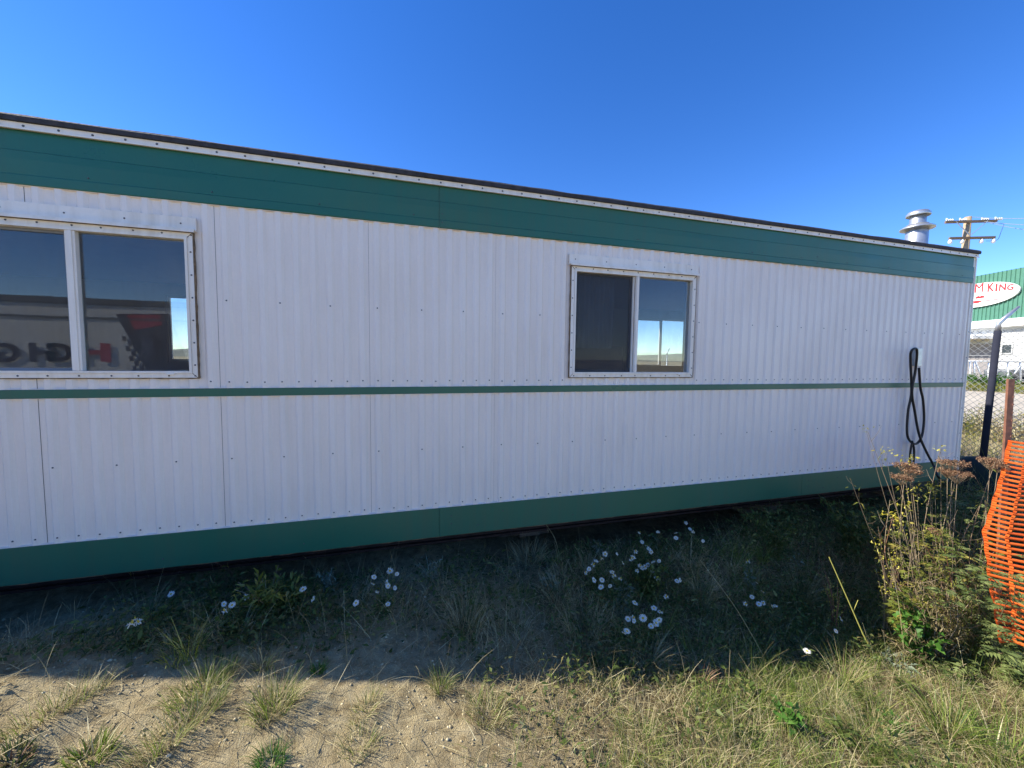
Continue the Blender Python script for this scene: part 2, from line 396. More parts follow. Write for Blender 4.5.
# white drip trim with screws, black roof edge
mb = MB(); mb.box(TX0-.02, TX1+.004, -.045, -.001, Z_B1+.001, Z_T1); mb.box(TX0-.02, TX1+.004, -.052, -.045, Z_B1-.004, Z_B1+.005)
screws(mb, np.arange(TX0+.05, TX1, .1524), Z_B1+.017, -.0455, .0065)
mb.build('drip_trim', [TRIM, SCREW], tr)
mb = MB(); xr = np.linspace(TX0-.03, TX1+.008, 260)
vs = []
for x in xr:
    t = float(fbm(np.array(x), np.array(3.), 3, 3)); t2 = float(fbm(np.array(x), np.array(8.), 3, 9))
    vs += [(x, -.060, Z_T1+.001), (x, -.064+.004*t2, Z_R-.014), (x, -.05, Z_R+.006*t+.002*t2), (x, .15, Z_R+.012+.006*t2)]
mb.add(vs, [(i*4+j, (i+1)*4+j, (i+1)*4+j+1, i*4+j+1) for i in range(259) for j in range(3)]+[(0, 1, 2, 3), (259*4+3, 259*4+2, 259*4+1, 259*4)], 0)
mb.build('roof_edge', TAR, tr)
mb = MB(); mb.box(TX0-.02, TX1-.01, .10, TD+.03, Z_B1+.01, Z_R+.003); mb.box(TX0-.02, TX1+.015, -.056, -.0415+.14, Z_T1+.002, Z_T1+.02)
mb.build('roof', TAR, tr)
# closure strips seal the rib ends against the bands
for z_ in (Z_SK1+.0005, Z_ST1+.0005, Z_ST0-.003, Z_B0-.003):
    mb = MB(); mb.box(TX0+.04, TX1-.042, -.0290, -.004, z_, z_+.0025); mb.build('closure_strip', WHITE, tr)
# mid stripe and skirt band
mb = MB(); mb.box(TX0+.04, TX1-.04, -.0315, -.004, Z_ST0, Z_ST1); mb.build('middle_stripe', GREEN, tr, .003)
for a, b in segs:
    mb = MB(); mb.box(a, b-.002, -.034, .02, Z_SK0, Z_SK1)
    screws(mb, np.arange(a+.3, b-.2, .81), Z_SK0+.06, -.0345); screws(mb, [a+.09, a+.5], Z_SK1-.07, -.0345); screws(mb, [a+.09], Z_SK1-.13, -.0345)
    mb.build('skirt_band', [GREEN, SCREW], tr, .003)
mb = MB()
vs = []
for i in range(301):
    x = TX0+.05+i*(TX1-TX0-.1)/300; r_ = random.uniform(.0005, .006); vs += [(x, -.0335, Z_SK0-.0005), (x, -.0325, Z_SK0-r_), (x, .02, Z_SK0-r_), (x, .02, Z_SK0-.0005)]
mb.add(vs, [(i*4+j, (i+1)*4+j, (i+1)*4+(j+1) % 4, i*4+(j+1) % 4) for i in range(300) for j in range(4)])
mb.build('rusty_lower_edge', SEAL, tr)
# corner trims and end walls
mb = MB(); mb.box(TX1-.04, TX1+.004, -.026, .03, Z_SK0, Z_B1); mb.box(TX1-.006, TX1+.012, -.031, .05, Z_SK0+.01, Z_B1-.005)
screws(mb, [TX1-.018]*9, 0, 0)
mb = MB(); mb.box(TX1-.04, TX1+.004, -.026, .03, Z_SK0, Z_B1); mb.box(TX1-.006, TX1+.012, -.031, .05, Z_SK0+.01, Z_B1-.005)
for z in np.arange(.5, 2.8, .3): screws(mb, [TX1-.022], z, -.0262)
mb.build('corner_trim', [TRIM, SCREW], tr)
mb = MB(); mb.box(TX0-.004, TX0+.04, -.026, .03, Z_SK0, Z_B1); mb.build('corner_trim', TRIM, tr)
for xx, sx in ((TX1-.045, 1), (TX0+.045, -1)):
    mb = MB(); n_ = int(TD/PITCHR); vs = []
    for kk in range(n_):
        for u in RIBS:
            y = .03+(kk+u)*PITCHR
            if y < TD-.04: vs += [(xx+sx*(.035+rib_y(u)), y, Z_SK0), (xx+sx*(.035+rib_y(u)), y, Z_B1)]
    mb.add(vs, [(2*i, 2*i+2, 2*i+3, 2*i+1) for i in range(len(vs)//2-1)], 0)
    mb.box(xx-.03 if sx > 0 else xx-.03, xx+.03, .03, TD-.03, Z_SK0, Z_B1, 1)
    mb.build('end_wall', [WHITE, INT], tr)
# inner lining behind the front sheets with window openings, rear wall with its own windows
def holed_wall(x0, x1, y0, y1, z0, z1, holes, mats, name):
    mb = MB(); cur = x0
    for a, b, c, d in sorted(holes):
        mb.box(cur, a, y0, y1, z0, z1); mb.box(a+.0005, b-.0005, y0, y1, z0, c); mb.box(a+.0005, b-.0005, y0, y1, d, z1); cur = b
    mb.box(cur, x1, y0, y1, z0, z1); return mb.build(name, mats, tr)
holed_wall(TX0+.05, TX1-.08, .0, .07, .45, Z_B1-.01, [(a+.03, b-.03, c+.03, d-.03) for a, b, c, d in WINS], INT, 'inner_wall')
RW = []
p0, p1 = onY(634, 318, TD), onY(683, 367, TD); RW.append((p0.x, p1.x+.03, p1.z, p0.z))
p0, p1 = onY(167, 295, TD), onY(186, 362, TD); RW.append((p0.x, p0.x+1.0, p1.z, p0.z))
RW = sorted(RW)
RW = [(a, b, max(c, 1.45), max(d, 2.0)) for a, b, c, d in RW]
print('rear windows', RW)
holed_wall(TX0+.05, TX1-.08, TD-.08, TD, .45, Z_B1-.01, RW, [WHITE], 'rear_wall')
mb = MB(); mb.box(TX0+.05, TX1-.08, .075, TD-.085, .40, .46); mb.build('floor_deck', WOOD, tr)
mb = MB(); mb.box(TX0+.05, TX1-.08, .075, TD-.085, 2.50, 2.53); mb.build('inner_ceiling', INT, tr)
for px_ in (1.0, 5.7): mb = MB(); mb.box(px_, px_+.08, .075, TD-.085, .461, 2.499); mb.build('partition', INT, tr)
# chassis: long rusty beams, outriggers, cribbing
for y in (.62, 2.3):
    mb = MB(); mb.box(TX0+.1, TX1-.2, y-.05, y+.05, .378, .39); mb.box(TX0+.1, TX1-.2, y-.006, y+.006, .14, .378); mb.box(TX0+.1, TX1-.2, y-.05, y+.05, .128, .14)
    mb.build('chassis_beam', RUSTB, tr)
mb = MB(); mb.box(TX0+.3, TX1-.25, .36, .42, .05, .36); mb.box(TX0+.3, TX1-.25, .33, .425, .03, .049); mb.build('rim_board', simple('dark_brown_rust', (.045, .022, .016), .85, var=.5, scale=9, bump=.3), tr)  # rim board in a darker, less red brown than the chassis beams
mb = MB()
x = TX0+.6
while x < TX1-.2: mb.box(x, x+.04, .065, 2.9, .392, .399+.0); x += 1.2
mb.build('outrigger', RUSTB, tr)
for x in (-7.6, -4.4, -1.5, 1.15, 4.1, 6.0):
    for y in (.62, 2.3):
        g0 = float(gz(x, y)); mb = MB(); z = g0-.03; kk = 0
        while z < .10:
            h = min(.09, .126-z)
            if kk % 2: mb.box(x-.1, x+.1, y-.25, y+.25, z, z+h-.003)
            else: mb.box(x-.25, x+.25, y-.1, y+.1, z, z+h-.003)
            z += h; kk += 1
        mb.build('cribbing', WOOD, tr)

# windows
def window(x0, x1, z0, z1, yo, sgn, front=True, mull=.507):
    """yo = outer face, sgn = -1 looks to the viewer's side"""
    root = empty('window', ((x0+x1)/2, yo, z0)); root.parent = tr; root.location = Vector(((x0+x1)/2, yo, z0))-wloc(tr)
    s = sgn; Y = lambda d: yo+s*d
    def b(mb, a, bb, d0, d1, c, d, mi=0): mb.box(a, bb, min(Y(d0), Y(d1)), max(Y(d0), Y(d1)), c, d, mi)
    fw_ = .027
    mb = MB()
    b(mb, x0, x1, .004, .022, z0, z0+fw_); b(mb, x0, x1, .004, .022, z1-fw_, z1)
    b(mb, x0, x0+fw_, .004, .022, z0+fw_+.0005, z1-fw_-.0005); b(mb, x1-fw_, x1, .004, .022, z0+fw_+.0005, z1-fw_-.0005)
    i0, i1, j0, j1 = x0+fw_+.001, x1-fw_-.001, z0+fw_+.001, z1-fw_-.001
    t = .013
    b(mb, i0, i1, -.05, .030, j0, j0+t); b(mb, i0, i1, -.05, .030, j1-t, j1)
    b(mb, i0, i0+t, -.05, .030, j0+t+.0005, j1-t-.0005); b(mb, i1-t, i1, -.05, .030, j0+t+.0005, j1-t-.0005)
    if front:
        for x in np.arange(x0+.04, x1, .145):
            for z in (z0+.012, z1-.012): screws(mb, [x+random.uniform(-.01, .01)], z, Y(.0222), .0055, 1)
        for z in np.arange(z0+.08, z1-.05, .14):
            for x in (x0+.012, x1-.012): screws(mb, [x], z, Y(.0222), .0055, 1)
    f_ = mb.build('frame', [TRIM, SCREW], root)
    if front:
        mb = MB(); e = .004
        for (p, q) in (((x0-e, z0-e), (x1+e, z0-e)), ((x1+e, z0-e), (x1+e, z1+e)), ((x0-e, z0-e), (x0-e, z1+e)), ((x0-e, z1+e), (x1+e, z1+e))):
            n_ = 30; hz = abs(q[0]-p[0]) > .1; vs = []
            for i in range(n_+1):
                u = i/n_; w_ = random.uniform(.0008, .0042); x_, z_ = p[0]+(q[0]-p[0])*u, p[1]+(q[1]-p[1])*u
                for a_, yy in ((-1, .004), (-1, .021), (1, .021), (1, .004)): vs.append((x_+(0 if hz else a_*w_), Y(yy), z_+(a_*w_ if hz else 0)))
            mb.add(vs, [(i*4+k, (i+1)*4+k, (i+1)*4+(k+1) % 4, i*4+(k+1) % 4) for i in range(n_) for k in range(4)])
        for (p, q) in (((x0, z0), (x0+fw_, z0+fw_)), ((x1, z0), (x1-fw_, z0+fw_)), ((x1, z1), (x1-fw_, z1-fw_)), ((x0, z1), (x0+fw_, z1-fw_))):
            mb.bar((p[0], Y(.0228), p[1]), (q[0], Y(.0228), q[1]), .003, .0012, up=(0, 1, 0))
        mb.build('sealant', SEAL, root)
    i0 += t; i1 -= t; j0 += t; j1 -= t
    xm = x0+(x1-x0)*mull
    hw = .024 if x0 < 0 else .016
    m = MB(); b(m, xm-hw, xm+.022*hw/.024, -.012, .024, j0+.0006, j1-.0006); b(m, xm-.010, xm+.010, .0245, .029, j0+.0006, j1-.0006)
    b(m, xm-.034, xm-.0265, -.045, .012, j0+.0006, j1-.0006)
    m.build('mullion', TRIM, root, .002)
    # sliding sash (left) set back, fixed pane (right)
    m = MB(); q = .016; a, c = i0+.0006, xm-.0346
    b(m, a, c, -.035, -.012, j0+.0006, j0+q); b(m, a, c, -.035, -.012, j1-q, j1-.0006); b(m, a, a+q, -.035, -.012, j0+q+.0005, j1-q-.0005); b(m, c-q, c, -.035, -.012, j0+q+.0005, j1-q-.0005)
    sa = m.build('sash', simple_dark if front else TRIM, root)
    m = MB(); b(m, a+q, c-q, -.026, -.022, j0+q, j1-q); m.build('pane', GLASS, sa)
    if front and x0 > 0: m = MB(); b(m, a+.004, c-.002, -.004, -.003, j0+.001, j1-.001); m.build('insect_screen', SCREEN, root)
    m = MB(); b(m, xm+.0225, i1, -.008, -.004, j0, j1); m.build('pane', GLASS, root)
    if front:
        m = MB(); b(m, x0-.02, x1+.02, .006, .048, z1+.012, z1+.020); b(m, x0-.02, x1+.02, .006, .020, z1+.021, z1+.095); b(m, x0-.02, x1+.02, .046, .050, z1+.000, z1+.0115)
        screws(m, np.arange(x0+.03, x1, .28), z1+.055, Y(.0205), .005); m.build('hood', [TRIM, SCREW], root)
        m = MB(); b(m, x1-.16, x1-.12, .0225, .034, z0+.020, z0+.030); m.build('weep_cover', TRIM, root)
    return root
simple_dark = simple('sash_grey', (.20, .20, .21), .5)
for wx in WINS: window(*wx, -.014, -1)
for a, b, c, d in RW: window(a-.02, b+.02, c-.02, d+.02, TD-.02, 1, False, .52)
# curtains and furniture seen dimly in the windows
def curtain(x0, x1, z0, z1, y, amp=.015, name='curtain', mat=CURT):
    mb = MB(); n_ = 90; vs = []
    for i in range(n_+1):
        x = x0+(x1-x0)*i/n_; yy = y+amp*math.sin(i*.62)+amp*.5*math.sin(i*.29+1)
        for z in (z0, (z0+z1)/2, z1): vs.append((x+.008*math.sin(z*9+i), yy, z))
    mb.add(vs, [(i*3+j, (i+1)*3+j, (i+1)*3+j+1, i*3+j+1) for i in range(n_) for j in range(2)], 0, True)
    return mb.build(name, mat, tr)
curtain(1.38, 1.80, 1.72, 2.42, .11)
DW = simple('dark_varnish', (.05, .022, .016), .5)
mb = MB(); mb.box(1.30, 1.93, .13, .60, .461, 1.74); mb.build('cupboard', DW, tr, .01)

# electrical box, conduit, roof vent
box = MB(); q0, q1 = onY(918, 348.5, -.06), onY(923, 366, -.06); box.box(q0.x, q1.x, -.064, -.0275, q1.z, q0.z)
bo = box.build('electrical_box', GREYBOX, tr, .006)
mb = MB(); mb.box(q0.x-.003, q1.x+.004, -.074, -.0645, q1.z-.003, q0.z+.003); mb.build('box_lid', GALV, bo, .002)
VY = 1.25; vp = onY(918.5, 242, VY); vroot = empty('roof_vent', (vp.x, VY, Z_R)); vroot.parent = tr; vroot.location = Vector((vp.x, VY, Z_R-.01))-wloc(tr)
vsc = (VY+DIST)/ray(920, 242).y/F      # metres per pixel at that depth
cz = lambda py: onY(920, py, VY).z
c = (vp.x, VY, 0)
rr_ = 6.6*vsc
mb = MB(); mb.lathe([(rr_*1.4, Z_R-.01), (rr_*1.4, Z_R+.02), (rr_*1.28, Z_R+.03), (rr_*1.28, cz(231)), (rr_*1.2, cz(230))], c); mb.build('stack', GALV, vroot)
mb = MB(); mb.lathe([(rr_*1.2, cz(230)), (rr_*1.35, cz(230.8)), (rr_*1.5, cz(228.6)), (rr_*1.95, cz(229.0)), (rr_*1.97, cz(227.6)), (rr_*1.6, cz(226)), (rr_*1.3, cz(225.5)), (rr_*1.25, cz(224)), (rr_*.90, cz(223.4))], c); mb.build('storm_collar', GALV, vroot)
mb = MB(); mb.lathe([(rr_*.95, cz(225.5)), (rr_*.92, cz(213)), (rr_*.7, cz(212.6)), (rr_*.7, cz(216))], c); mb.build('inner_pipe', GALV, vroot)
mb = MB(); mb.lathe([(.01, cz(213.5)), (rr_*1.2, cz(213.8)), (rr_*1.36, cz(215.6)), (rr_*1.40, cz(215.2)), (rr_*1.36, cz(213.0)), (rr_*1.1, cz(210.8)), (rr_*.5, cz(209.6)), (.001, cz(209.4))], c); mb.build('cap', GALV, vroot)

# power cord hung over the box
def smooth_path(pts, n=8):
    pts = [Vector(p) for p in pts]; out = []
    for i in range(len(pts)-1):
        p0 = pts[max(i-1, 0)]; p1 = pts[i]; p2 = pts[i+1]; p3 = pts[min(i+2, len(pts)-1)]
        for j in range(n):
            t = j/n; out.append(.5*((2*p1)+(-p0+p2)*t+(2*p0-5*p1+4*p2-p3)*t*t+(-p0+3*p1-3*p2+p3)*t**3))
    return out+[pts[-1]]
W_ = lambda x, y, d=.07: (lambda p: (p.x, p.y, p.z))(onY(x, y, -d))
mb = MB()
gp = at(938, 486)
path = [W_(919, 368, .10), W_(920.5, 388, .08), W_(923, 400, .06), W_(924, 420, .05), W_(921.5, 437, .05), W_(915, 444, .06), W_(907.5, 436, .05), W_(908, 412, .05), W_(911.5, 392, .07), W_(910.5, 362, .10),
        W_(911, 352, .135), W_(915, 348.5, .14), W_(917, 352, .135), W_(915.5, 370, .10), W_(912, 392, .085), W_(914.5, 410, .07), W_(919, 434, .07), W_(926, 451, .08), W_(934, 466, .10), W_(939, 478, .2), (gp.x, gp.y-.1, gp.z+.02), (gp.x+.5, gp.y+.15, gp.z+.02)]
mb.tube(smooth_path(path), .0115, 8)
mb.tube(smooth_path([W_(912, 443, .075), W_(910, 455, .07), W_(911, 466, .07), W_(913.5, 462, .07), W_(914, 449, .07), W_(912, 441, .08)]), .010, 8)
tag(mb.build('power_cord', RUBBER), 'thick black power cord looped over the grey box on the trailer wall', 'cord')

# ------------------------------------------------------------------ right background: pole, shop, fences
def px_scale(dep): return dep/F
POLEW = simple('pole_wood', (.36, .27, .17), .85, var=.3, scale=10, bump=.4, stretch=(6, 6, .5))
PORC = simple('porcelain', (.75, .76, .78), .2)
def cyl(mb, a, b, r0, r1, seg=10): mb.tube([a, b], [r0, r1], seg)
pt = depth(968, 217, 21); pb = depth(963, 470, 21)
pole = empty('utility_pole', (pt.x, pt.y, float(gz(pt.x, pt.y))), 'wooden utility pole with two crossarms standing behind the trailer roof', 'utility pole')
mb = MB(); base = Vector((pt.x, pt.y, float(gz(pt.x, pt.y))-.1)); cyl(mb, base, pt, .19, .145, 14); mb.build('shaft', POLEW, pole)
ax = (ray(1000, 232)-ray(930, 232)); ax.z = 0; ax.normalize(); fl = Vector((-ax.y, ax.x, 0))
ax = (ax*.99-fl*.12).normalized(); fl = Vector((-ax.y, ax.x, 0))
for (py, half, off) in ((222.5, 1.22, .0), (238.5, 1.08, .12)):
    cpt = depth(965.5, py, 21); cc = Vector((pt.x, pt.y, cpt.z))-fl*.17+ax*off
    mb = MB(); mb.bar(cc-ax*half, cc+ax*half, .10, .12); mb.build('crossarm', WOOD, pole)
    if py < 230:
        mb = MB(); mb.bar(cc-ax*.75-fl*.06, Vector((pt.x, pt.y, cc.z-.75))-fl*.2, .03); mb.bar(cc+ax*.75-fl*.06, Vector((pt.x, pt.y, cc.z-.75))-fl*.2, .03); mb.build('brace', GALV, pole)
    for s_ in (-1, -.45, .45, 1):
        q = cc+ax*(half*s_*.95)
        mb = MB()
        if py < 230:
            for k_ in range(3): mb.tube([q+ax*(.05+.10*k_)+Vector((0, 0, .10)), q+ax*(.09+.10*k_)+Vector((0, 0, .10))], .065, 10)
            mb.tube([q+Vector((0, 0, .05)), q+Vector((0, 0, .2))], .035, 8)
        else: mb.tube([q-Vector((0, 0, .05)), q-Vector((0, 0, .16)), q-Vector((0, 0, .24)), q-Vector((0, 0, .30))], [.04, .09, .09, .03], 10)
        mb.build('insulator', PORC, pole)
for k_, (x0, y0, x1, y1) in enumerate(((972, 217, 1060, 196), (980, 221, 1060, 204), (990, 223, 1060, 212))):
    a = depth(x0, y0, 21); b = depth(x1, y1, 17)+Vector((6, -2, 0)); b = a+(depth(x1, y1, 17)-a)*4
    mb = MB(); pts = [a.lerp(b, t/14)-Vector((0, 0, 1.2*(1-(2*t/14-1)**2))) for t in range(15)]; pts[0] = a
    mb.tube(pts, .012, 5); mb.build('wire', GALVD, pole)
mb = MB(); q = cc+ax*1.2; mb.tube(smooth_path([depth(1004, 224, 20.6), depth(1001, 232, 20.6), depth(997, 240, 20.8), depth(986, 241, 21)]), .010, 5); mb.build('wire', RUBBER, pole)

# shop: long green metal roofed building
GROOF = simple('green_corrugated_sheet', (.075, .20, .135), .5, var=.08, scale=3)
SWHITE = simple('white_fascia', (.78, .78, .76), .5, var=.05)
SWALL = simple('pale_block_wall', (.50, .50, .48), .8, var=.08, scale=4)
SRED = simple('sign_red', (.60, .03, .03), .45)
SGLASS = simple('dark_window', (.03, .035, .04), .15)
A = depth(975, 366, 34); B = depth(1024, 366, 30.6); dirn = (B-A); dirn.z = 0; dirn.normalize(); nrm = Vector((dirn.y, -dirn.x, 0))
if nrm.dot(CAM-A) < 0: nrm = -nrm
gzb = .25; A.z = 0
L0, L1 = -16, 26
bl = empty('shop_building', (A.x, A.y, 0), 'green and white metal shop building beyond the chain link fence with an oval sign', 'building')
def P(u, out, z): q = A+dirn*u+nrm*out; return (q.x, q.y, z)
def obox(mb, u0, u1, o0, o1, z0, z1, mi=0):
    mb.add([P(u, o, z) for u in (u0, u1) for o in (o0, o1) for z in (z0, z1)], [(0, 1, 3, 2), (4, 6, 7, 5), (0, 4, 5, 1), (2, 3, 7, 6), (0, 2, 6, 4), (1, 5, 7, 3)], mi)
zt = lambda py: onpl(975, py)
def onpl(px, py, out=0):
    d = ray(px, py); A0 = A+nrm*out; t = (A0-CAM).dot(nrm)/d.dot(nrm); q = CAM+d*t; return q, (q-A0).dot(dirn), q.z
zg1 = onpl(975, 277)[2]; zg0 = onpl(975, 322)[2]; zw0 = onpl(975, 329)[2]
print('shop z', zg1, zg0, zw0, onpl(1024, 270)[2], onpl(1019, 290)[1], A)
mb = MB(); obox(mb, L0, L1, -18, -.02, -.3, zw0); mb.build('wall', SWALL, bl)
mb = MB()  # ribbed green upper sheet
n_ = int((L1-L0)/.3); vs = []
for i in range(n_):
    for u, o in ((0, .30), (.2, .30), (.22, .36), (.28, .36)): vs += [P(L0+i*.3+u, o, zg0+.001), P(L0+i*.3+u, o, zg1)]
mb.add(vs, [(2*i, 2*i+2, 2*i+3, 2*i+1) for i in range(len(vs)//2-1)], 0)
obox(mb, L0, L1, -18, .29, zg0+.002, zg1-.01)
mb.add([P(L0, .30, zg1), P(L1, .30, zg1), P(L1, -9, zg1+1.2), P(L0, -9, zg1+1.2)], [(0, 1, 2, 3)]); mb.build('roof', GROOF, bl)
mb = MB(); obox(mb, L0, L1, -.01, .55, zw0, zg0); mb.build('fascia', SWHITE, bl)
za, zb = onpl(975, 340)[2], onpl(975, 343)[2]
q0 = onpl(1003, 346)[1]; q1 = onpl(1011.5, 353)[1]; zz0, zz1 = onpl(1005, 353)[2], onpl(1005, 345)[2]
w_ = MB(); obox(w_, q0, q1, .0, .03, zz0, zz1); wi = w_.build('window', SGLASS, bl)
w_ = MB()
obox(w_, q0-.08, q1+.08, .0, .05, zz0-.08, zz0-.001); obox(w_, q0-.08, q1+.08, .0, .05, zz1+.001, zz1+.08); obox(w_, q0-.08, q0-.001, 0, .05, zz0, zz1); obox(w_, q1+.001, q1+.08, 0, .05, zz0, zz1); w_.build('frame', SWALL, wi)
# porch canopy on the left bay
qa = onpl(998, 345)[1]
c_ = MB(); obox(c_, L0, qa, .02, 2.0, za+.02, za+.25); c_.build('canopy', SWHITE, bl)
c_ = MB(); obox(c_, L0, qa-.4, .0, .06, .2, zb-.1); c_.build('wall_shade_sheet', simple('wall_shade_sheet', (.24, .22, .21), .7), bl)  # grey sheet painted in for the shaded left part of the wall
# oval sign
e0 = onpl(1019.5, 291, .5)[1]; zt1 = onpl(992, 281.2, .5)[2]; zb1 = onpl(974, 307.4, .5)[2]; sh = (zt1-zb1)/2; zc = (zt1+zb1)/2
uc = onpl(976, 293, .5)[1]; sw = e0-uc; um = uc
print('sign', e0, um, sw, sh)
mb = MB(); N = 64
vs = [P(uc+sw*math.cos(t), .5, zc+sh*math.sin(t)) for t in np.arange(N)*2*math.pi/N]+[P(uc+sw*math.cos(t), .38, zc+sh*math.sin(t)) for t in np.arange(N)*2*math.pi/N]
mb.add(vs, [tuple(range(N))]+[(i, (i+1) % N, N+(i+1) % N, N+i) for i in range(N)]+[tuple(reversed(range(N, 2*N)))])
sg = mb.build('oval_sign', SWHITE, bl)
tag(sg, 'white oval sign with red capital letters')
def text_part(s, u, z, size, out, parent, mat, xs=1., ext=.01, bold=.0, name='lettering'):
    c_ = bpy.data.curves.new('t', 'FONT'); c_.body = s; c_.size = size; c_.extrude = ext; c_.offset = bold
    to = bpy.data.objects.new('t', c_); COL.objects.link(to); bpy.context.view_layer.update()
    me = bpy.data.meshes.new_from_object(to.evaluated_get(bpy.context.evaluated_depsgraph_get())); bpy.data.objects.remove(to)
    off = wloc(parent)
    for v in me.vertices:
        x, y, z_ = v.co; q = A+dirn*(u+x*xs)+nrm*(out+z_); v.co = Vector((q.x, q.y, z+y))-off
    me.materials.clear(); me.materials.append(mat); o = bpy.data.objects.new(name, me); COL.objects.link(o); o.parent = parent; return o
# place letters one by one from where they stand on the sign
for ch, xa, xb, ya, yb in (('M', 974.6, 982.7, 284.3, 292.9), ('K', 987.3, 993.8, 283.6, 291.9), ('I', 995.2, 996.9, 283.9, 291.4), ('N', 998.8, 1005.6, 284.3, 291.0), ('G', 1006.8, 1013.2, 284.8, 290.5)):
    u = onpl(xa, yb, .515)[1]; u2 = onpl(xb, yb, .515)[1]; z = onpl(xa, yb, .515)[2]; z2 = onpl(xa, ya, .515)[2]
    o = text_part(ch, 0, 0, 1, 0, sg, SRED, 1, bold=(0 if ch == 'M' else .02)); off = wloc(sg)
    us = [(v.co+off-A).dot(dirn) for v in o.data.vertices]; zs = [(v.co+off).z for v in o.data.vertices]
    for v, uu, zz_ in zip(o.data.vertices, us, zs):
        nn_ = (v.co+off-A).dot(nrm); U = u+(uu-min(us))/(max(us)-min(us))*(u2-u); Z = z+(zz_-min(zs))/(max(zs)-min(zs))*(z2-z); q = A+dirn*U+nrm*(.515+nn_); v.co = Vector((q.x, q.y, Z))-off
mb = MB()
for i_ in range(5):
    u = onpl(975.2+i_*1.7, 298.6, .515)[1]; z = onpl(977, 298.6, .515)[2]; obox(mb, u, u+.16, .503, .513, z, z+.16+.05*(i_ % 2))
mb.build('small_lettering', SRED, sg)
_, ua, zz = onpl(971, 302.5, .5); ub = onpl(983, 302.5, .5)[1]; _, uc2, _ = onpl(1000, 301, .5); zlo = onpl(971, 304.5, .5)[2]; zhi = onpl(971, 300.8, .5)[2]
mb = MB(); vs = []
for i, t in enumerate(np.linspace(0, 1, 15)):
    h = (1-abs(2*t-1)**4)*(.8+.2*math.sin(i*2.3)); vs += [P(ua-1.5+(ub-ua+1.5)*t, .512, (zlo+zhi)/2-(zhi-zlo)/2*h), P(ua-1.5+(ub-ua+1.5)*t, .512, (zlo+zhi)/2+(zhi-zlo)/2*h)]
mb.add(vs, [(2*i, 2*i+2, 2*i+3, 2*i+1) for i in range(14)]); obox(mb, ub+.05, uc2, .503, .512, (zlo+zhi)/2-.03, (zlo+zhi)/2+.03); mb.build('emblem', SRED, sg)
# white pipe railing frames in front of the shop
pr = depth(985, 380, 26); 
rail = empty('pipe_railing', (pr.x, pr.y, float(gz(pr.x, pr.y))), 'white pipe railing with diagonal braces standing before the shop', 'railing')
def rp(px, py): return depth(px, py, 26)
mb = MB()
mb.tube([rp(960, 361), rp(1024, 362)], .05, 6); mb.tube([rp(960, 379), rp(1030, 382)], .05, 6); mb.build('rail', SWHITE, rail)
for a, b in (((970, 361), (971, 381)), ((975, 361), (984, 381)), ((974, 361), (975, 381)), ((989, 361), (988, 381)), ((997, 361), (996.5, 381)), ((1008, 361), (1008, 382)), ((1014, 374), (1020, 366)), ((1020, 361), (1021, 382))):
    mb = MB(); mb.tube([rp(*a), rp(*b)], .05, 6); mb.build('upright', SWHITE, rail)
mc = depth(1005, 378, 29); mroot = empty('parked_trailer', (mc.x, mc.y, float(gz(mc.x, mc.y))), 'small dark grey machine trailer parked in front of the shop window', 'machine trailer')
MD = simple('dark_grey_paint', (.10, .11, .12), .5)
mb = MB(); g0 = float(gz(mc.x, mc.y)); mb.box(mc.x-1.1, mc.x+1.1, mc.y-.7, mc.y+.7, g0+.45, g0+1.1); mb.build('body', MD, mroot, .12)
for sx in (-.6, .6):
    mb = MB(); mb.tube([(mc.x+sx, mc.y-.85, g0+.3), (mc.x+sx, mc.y-.65, g0+.3)], .3, 16); mb.build('wheel', RUBBER, mroot)

